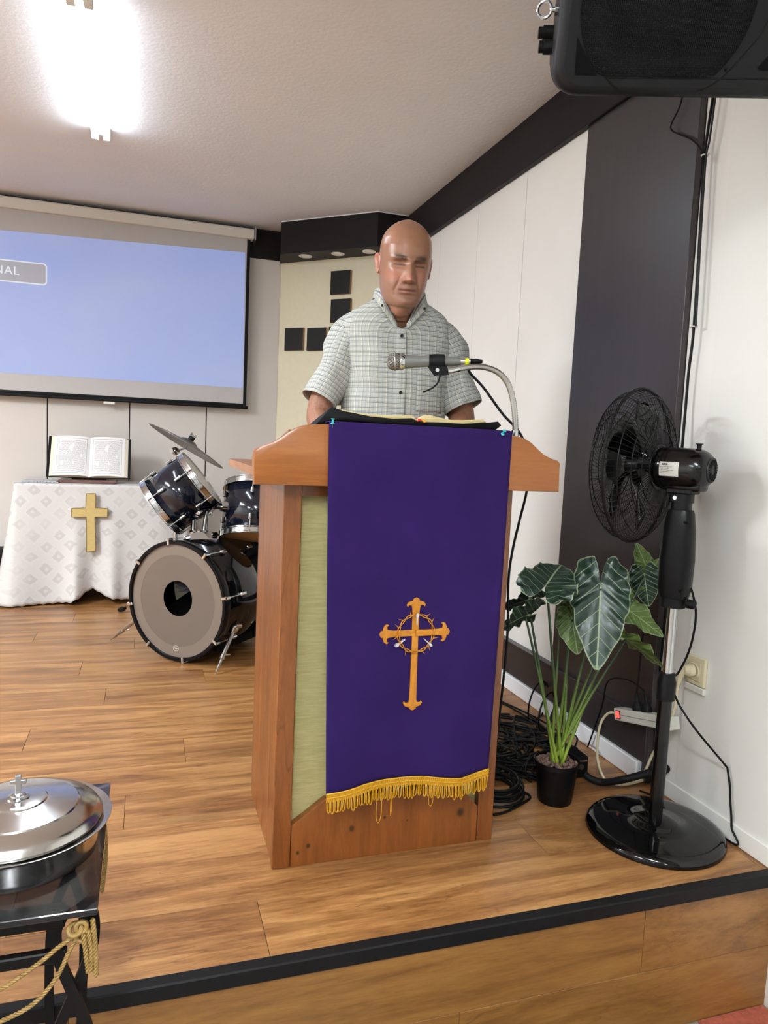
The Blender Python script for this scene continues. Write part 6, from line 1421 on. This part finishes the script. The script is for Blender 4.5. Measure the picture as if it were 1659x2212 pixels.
def sring(z): return float(np.interp(z, zs, sa)), float(np.interp(z, zs, sb)), float(np.interp(z, zs, sy))
def wrinkle(p, k=1.0):
    q = Vector(p); w = mnoise.noise(Vector((q.x*7, q.y*7, q.z*9)))*0.006+mnoise.noise(Vector((q.x*16+3, q.y*16, q.z*7)))*0.0035
    w += 0.004*math.sin(q.z*42+q.x*26+2*mnoise.noise(q*6))*max(0, mnoise.noise(q*5+Vector((4, 1, 2)))+0.15)
    return w*k*1.55
NS, NPs = 90, 140; rows = []; uvs = []
for i in range(NS+1):
    t_ = i/NS; z = zs[0]+(zs[-1]-zs[0])*t_; a_, b_, yc = sring(z); ring = []
    for j in range(NPs+1):
        ph = 2*PI*j/NPs+PI; s_, c_ = math.sin(ph), math.cos(ph)          # seam at the back
        x = a_*math.copysign(abs(s_)**(2/ES), s_); y = yc-b_*math.copysign(abs(c_)**(2/ES), c_)
        fa_ = abs(math.atan2(s_, c_)); dz = -0.108*math.exp(-(fa_/0.55)**2)*max(0, (t_-0.72)/0.28)**1.2
        zz = z+dz
        if c_ > 0 and dz < -0.003:
            a2, b2, yc2 = sring(zz); xx = x; y = min(y, yc2-b2*max(0, 1-(min(abs(xx), a2)/a2)**ES)**(1/ES)+0.002)
        p = Vector((x, y, zz)); rr0 = Vector((s_, -c_, 0)); w = wrinkle(p)
        if abs(x) > 0.15: w *= 0.6
        ring.append(p+rr0*w); uvs.append(((ph-PI)/(2*PI)*1.08, zz))
    rows.append(ring)
neck = rows[-1]
sh = MB(); sh.loft(rows, closed=False, cap=False, uvs=uvs)
for sgn in (-1, 1):
    path = spline([(sgn*0.105, 0.002, 1.475), (sgn*0.150, 0.004, 1.440), (sgn*(0.176 if sgn < 0 else 0.190), -0.001, 1.372), (sgn*(0.198 if sgn < 0 else 0.208), -0.014, 1.295), (sgn*(0.232 if sgn < 0 else 0.224), -0.028, 1.235), (sgn*(0.258 if sgn < 0 else 0.244), -0.040, 1.190)], 9)
    rad = [0.046, 0.064, 0.070, 0.068, 0.067, 0.070]; rr_ = np.interp(np.linspace(0, 5, len(path)), range(6), rad); rs = []; us = []; Ls = 0
    for i, p in enumerate(path):
        tg = (path[min(i+1, len(path)-1)]-path[max(i-1, 0)]).normalized(); u_ = Vector((0, 1, 0)); u_ = (u_-tg*u_.dot(tg)).normalized(); w_ = tg.cross(u_)
        if i: Ls += (p-path[i-1]).length
        ring = []
        for j in range(49):
            an = 2*PI*j/48; dirv = u_*math.cos(an)*1.06+w_*math.sin(an); q = p+dirv*float(rr_[i]); ring.append(q+dirv*wrinkle(q*1.3+Vector((5, 0, 0)), 1.25)); us.append((an*0.071, 1.43-Ls))
        rs.append(ring)
    sh.loft(rs, closed=False, cap=False, uvs=us)
so_ = sh.build('shirt', M_shirt, man, True, world=False, angle=180); md = so_.modifiers.new('thickness', 'SOLIDIFY'); md.thickness = 0.003; md.offset = -1
# collar
fr_i = [j for j in range(NPs+1)]
r0, r1, r2 = [], [], []; uvc = []
for j in range(4, NPs-3):
    pass
K = len(neck); halfs = []
lo, hi = None, None
ordr = list(range(NPs//2+3, NPs+1))+list(range(1, NPs//2-2))       # from just right of centre front, round the back, to just left of centre front
n0, n1, n2, n3 = [], [], [], []
for q, j in enumerate(ordr):
    t_ = q/(len(ordr)-1); fa_ = abs(t_-0.5)*2                    # 1 at the front ends, 0 at the back
    p = Vector(neck[j]); rad_ = Vector((p.x, p.y+0.03, 0)).normalized(); fr_ = max(0, (fa_-0.55)/0.45)
    n0.append(p+rad_*0.001); n1.append(p+rad_*(0.002-0.004*(1-fr_))+Vector((0, 0, 0.030-0.022*fr_**1.5)))
    n2.append(p+rad_*(0.006)+Vector((0, 0, 0.026-0.020*fr_**1.5)))
    tip = math.exp(-((fa_-0.80)/0.14)**2)
    n3.append(p+rad_*(0.013+0.004*tip)+Vector((math.copysign(0.004*tip, p.x), -0.012*tip, -0.004-0.026*tip)))
b = MB(); b.loft([n0, n1, n2, n3], closed=False, cap=False, uvs=[(q*0.0048, k*0.016+1.5) for k in range(4) for q in range(len(ordr))])
co_ = b.build('collar', M_shirt, so_, True, world=False, angle=60); md = co_.modifiers.new('thickness', 'SOLIDIFY'); md.thickness = 0.0022
def sfront(x, z):
    a_, b_, yc = sring(z); p = Vector((x, yc-b_*max(0, 1-(min(abs(x), a_)/a_)**ES)**(1/ES), z)); return p+Vector((0, -1, 0))*wrinkle(p)
# placket and pocket, following the shirt front
b = MB(); b.loft([[sfront(x, z)+Vector((0, -0.0018, 0)) for x in np.linspace(-0.015, 0.017, 5)] for z in np.linspace(0.86, 1.428, 40)], closed=False, cap=False, uvs=[(0.55+x, z) for z in np.linspace(0.86, 1.428, 40) for x in np.linspace(-0.015, 0.017, 5)]); pk = b.build('placket', M_shirt, so_, True, world=False, angle=180); md = pk.modifiers.new('thickness', 'SOLIDIFY'); md.thickness = 0.0014
po = [[sfront(x, z)+Vector((0, -0.0022, 0)) for x in np.linspace(0.055, 0.150, 10)] for z in np.linspace(1.165, 1.285, 12)]
b = MB(); b.loft(po, closed=False, cap=False, uvs=[(0.55+x+0.004, z+0.003) for z in np.linspace(1.165, 1.285, 12) for x in np.linspace(0.055, 0.150, 10)]); pk = b.build('pocket', M_shirt, so_, True, world=False, angle=180); md = pk.modifiers.new('thickness', 'SOLIDIFY'); md.thickness = 0.0016
M_btn = plain('dark shirt button', (44, 46, 50), 0.35)
for z in (1.412, 1.318, 1.225, 1.125, 1.03):
    p = sfront(0.001, z)+Vector((0, -0.0032, 0)); b = MB(); Mx = Matrix.Translation(p) @ Matrix.Rotation(PI/2, 4, 'X'); b.lathe([(0.0, 0.0), (0.0052, 0.0), (0.0058, 0.0012), (0.0050, 0.0024), (0.0, 0.0018)], 16, Mx); b.build('button', M_btn, so_, True, world=False)
for q in (int(len(ordr)*0.10), int(len(ordr)*0.90)):
    p = n3[q]+Vector((0, -0.003, 0.008)); b = MB(); b.lathe([(0.0, 0.0), (0.0040, 0.0), (0.0044, 0.001), (0.0, 0.002)], 12, Matrix.Translation(p) @ Matrix.Rotation(PI/2, 4, 'X')); b.build('collar_button', M_btn, so_, True, world=False)
# trousers and shoes
M_tr = plain('dark trousers', (46, 48, 56), 0.85, var=0.08, bump=0.2, bs=300)
b = MB(); b.loft([ell(0.172, 0.135, z_, yc_, 2.4) for z_, yc_ in ((0.80, 0.0), (0.90, -0.002), (0.985, -0.006))]); 
for sgn in (-1, 1):
    b.loft([[(sgn*cx+r*math.cos(2*PI*j/24), cy+r*1.05*math.sin(2*PI*j/24), z_) for j in range(24)] for cx, cy, r, z_ in ((0.085, 0.0, 0.088, 0.86), (0.095, 0.0, 0.092, 0.72), (0.10, 0.0, 0.075, 0.48), (0.102, 0.015, 0.066, 0.25), (0.102, 0.02, 0.066, 0.06))])
b.build('trousers', M_tr, man, True, world=False, angle=60)
for sgn in (-1, 1):
    b = MB(); b.loft([[(sgn*0.105+w_*math.copysign(abs(math.cos(2*PI*j/20))**0.8, math.cos(2*PI*j/20)), -0.085+ln_*math.copysign(abs(math.sin(2*PI*j/20))**0.8, math.sin(2*PI*j/20))+sh_, z_) for j in range(20)] for w_, ln_, z_, sh_ in ((0.046, 0.145, 0.0, 0), (0.050, 0.150, 0.012, 0), (0.048, 0.145, 0.04, 0.002), (0.042, 0.10, 0.075, 0.045), (0.036, 0.05, 0.105, 0.10))]); b.build('shoe', M_blackp, man, True, world=False, angle=50)

# faint emitters need no direct light sampling
for m in bpy.data.materials:
    if m.name != 'fluorescent tube': m.cycles.emission_sampling = 'NONE'
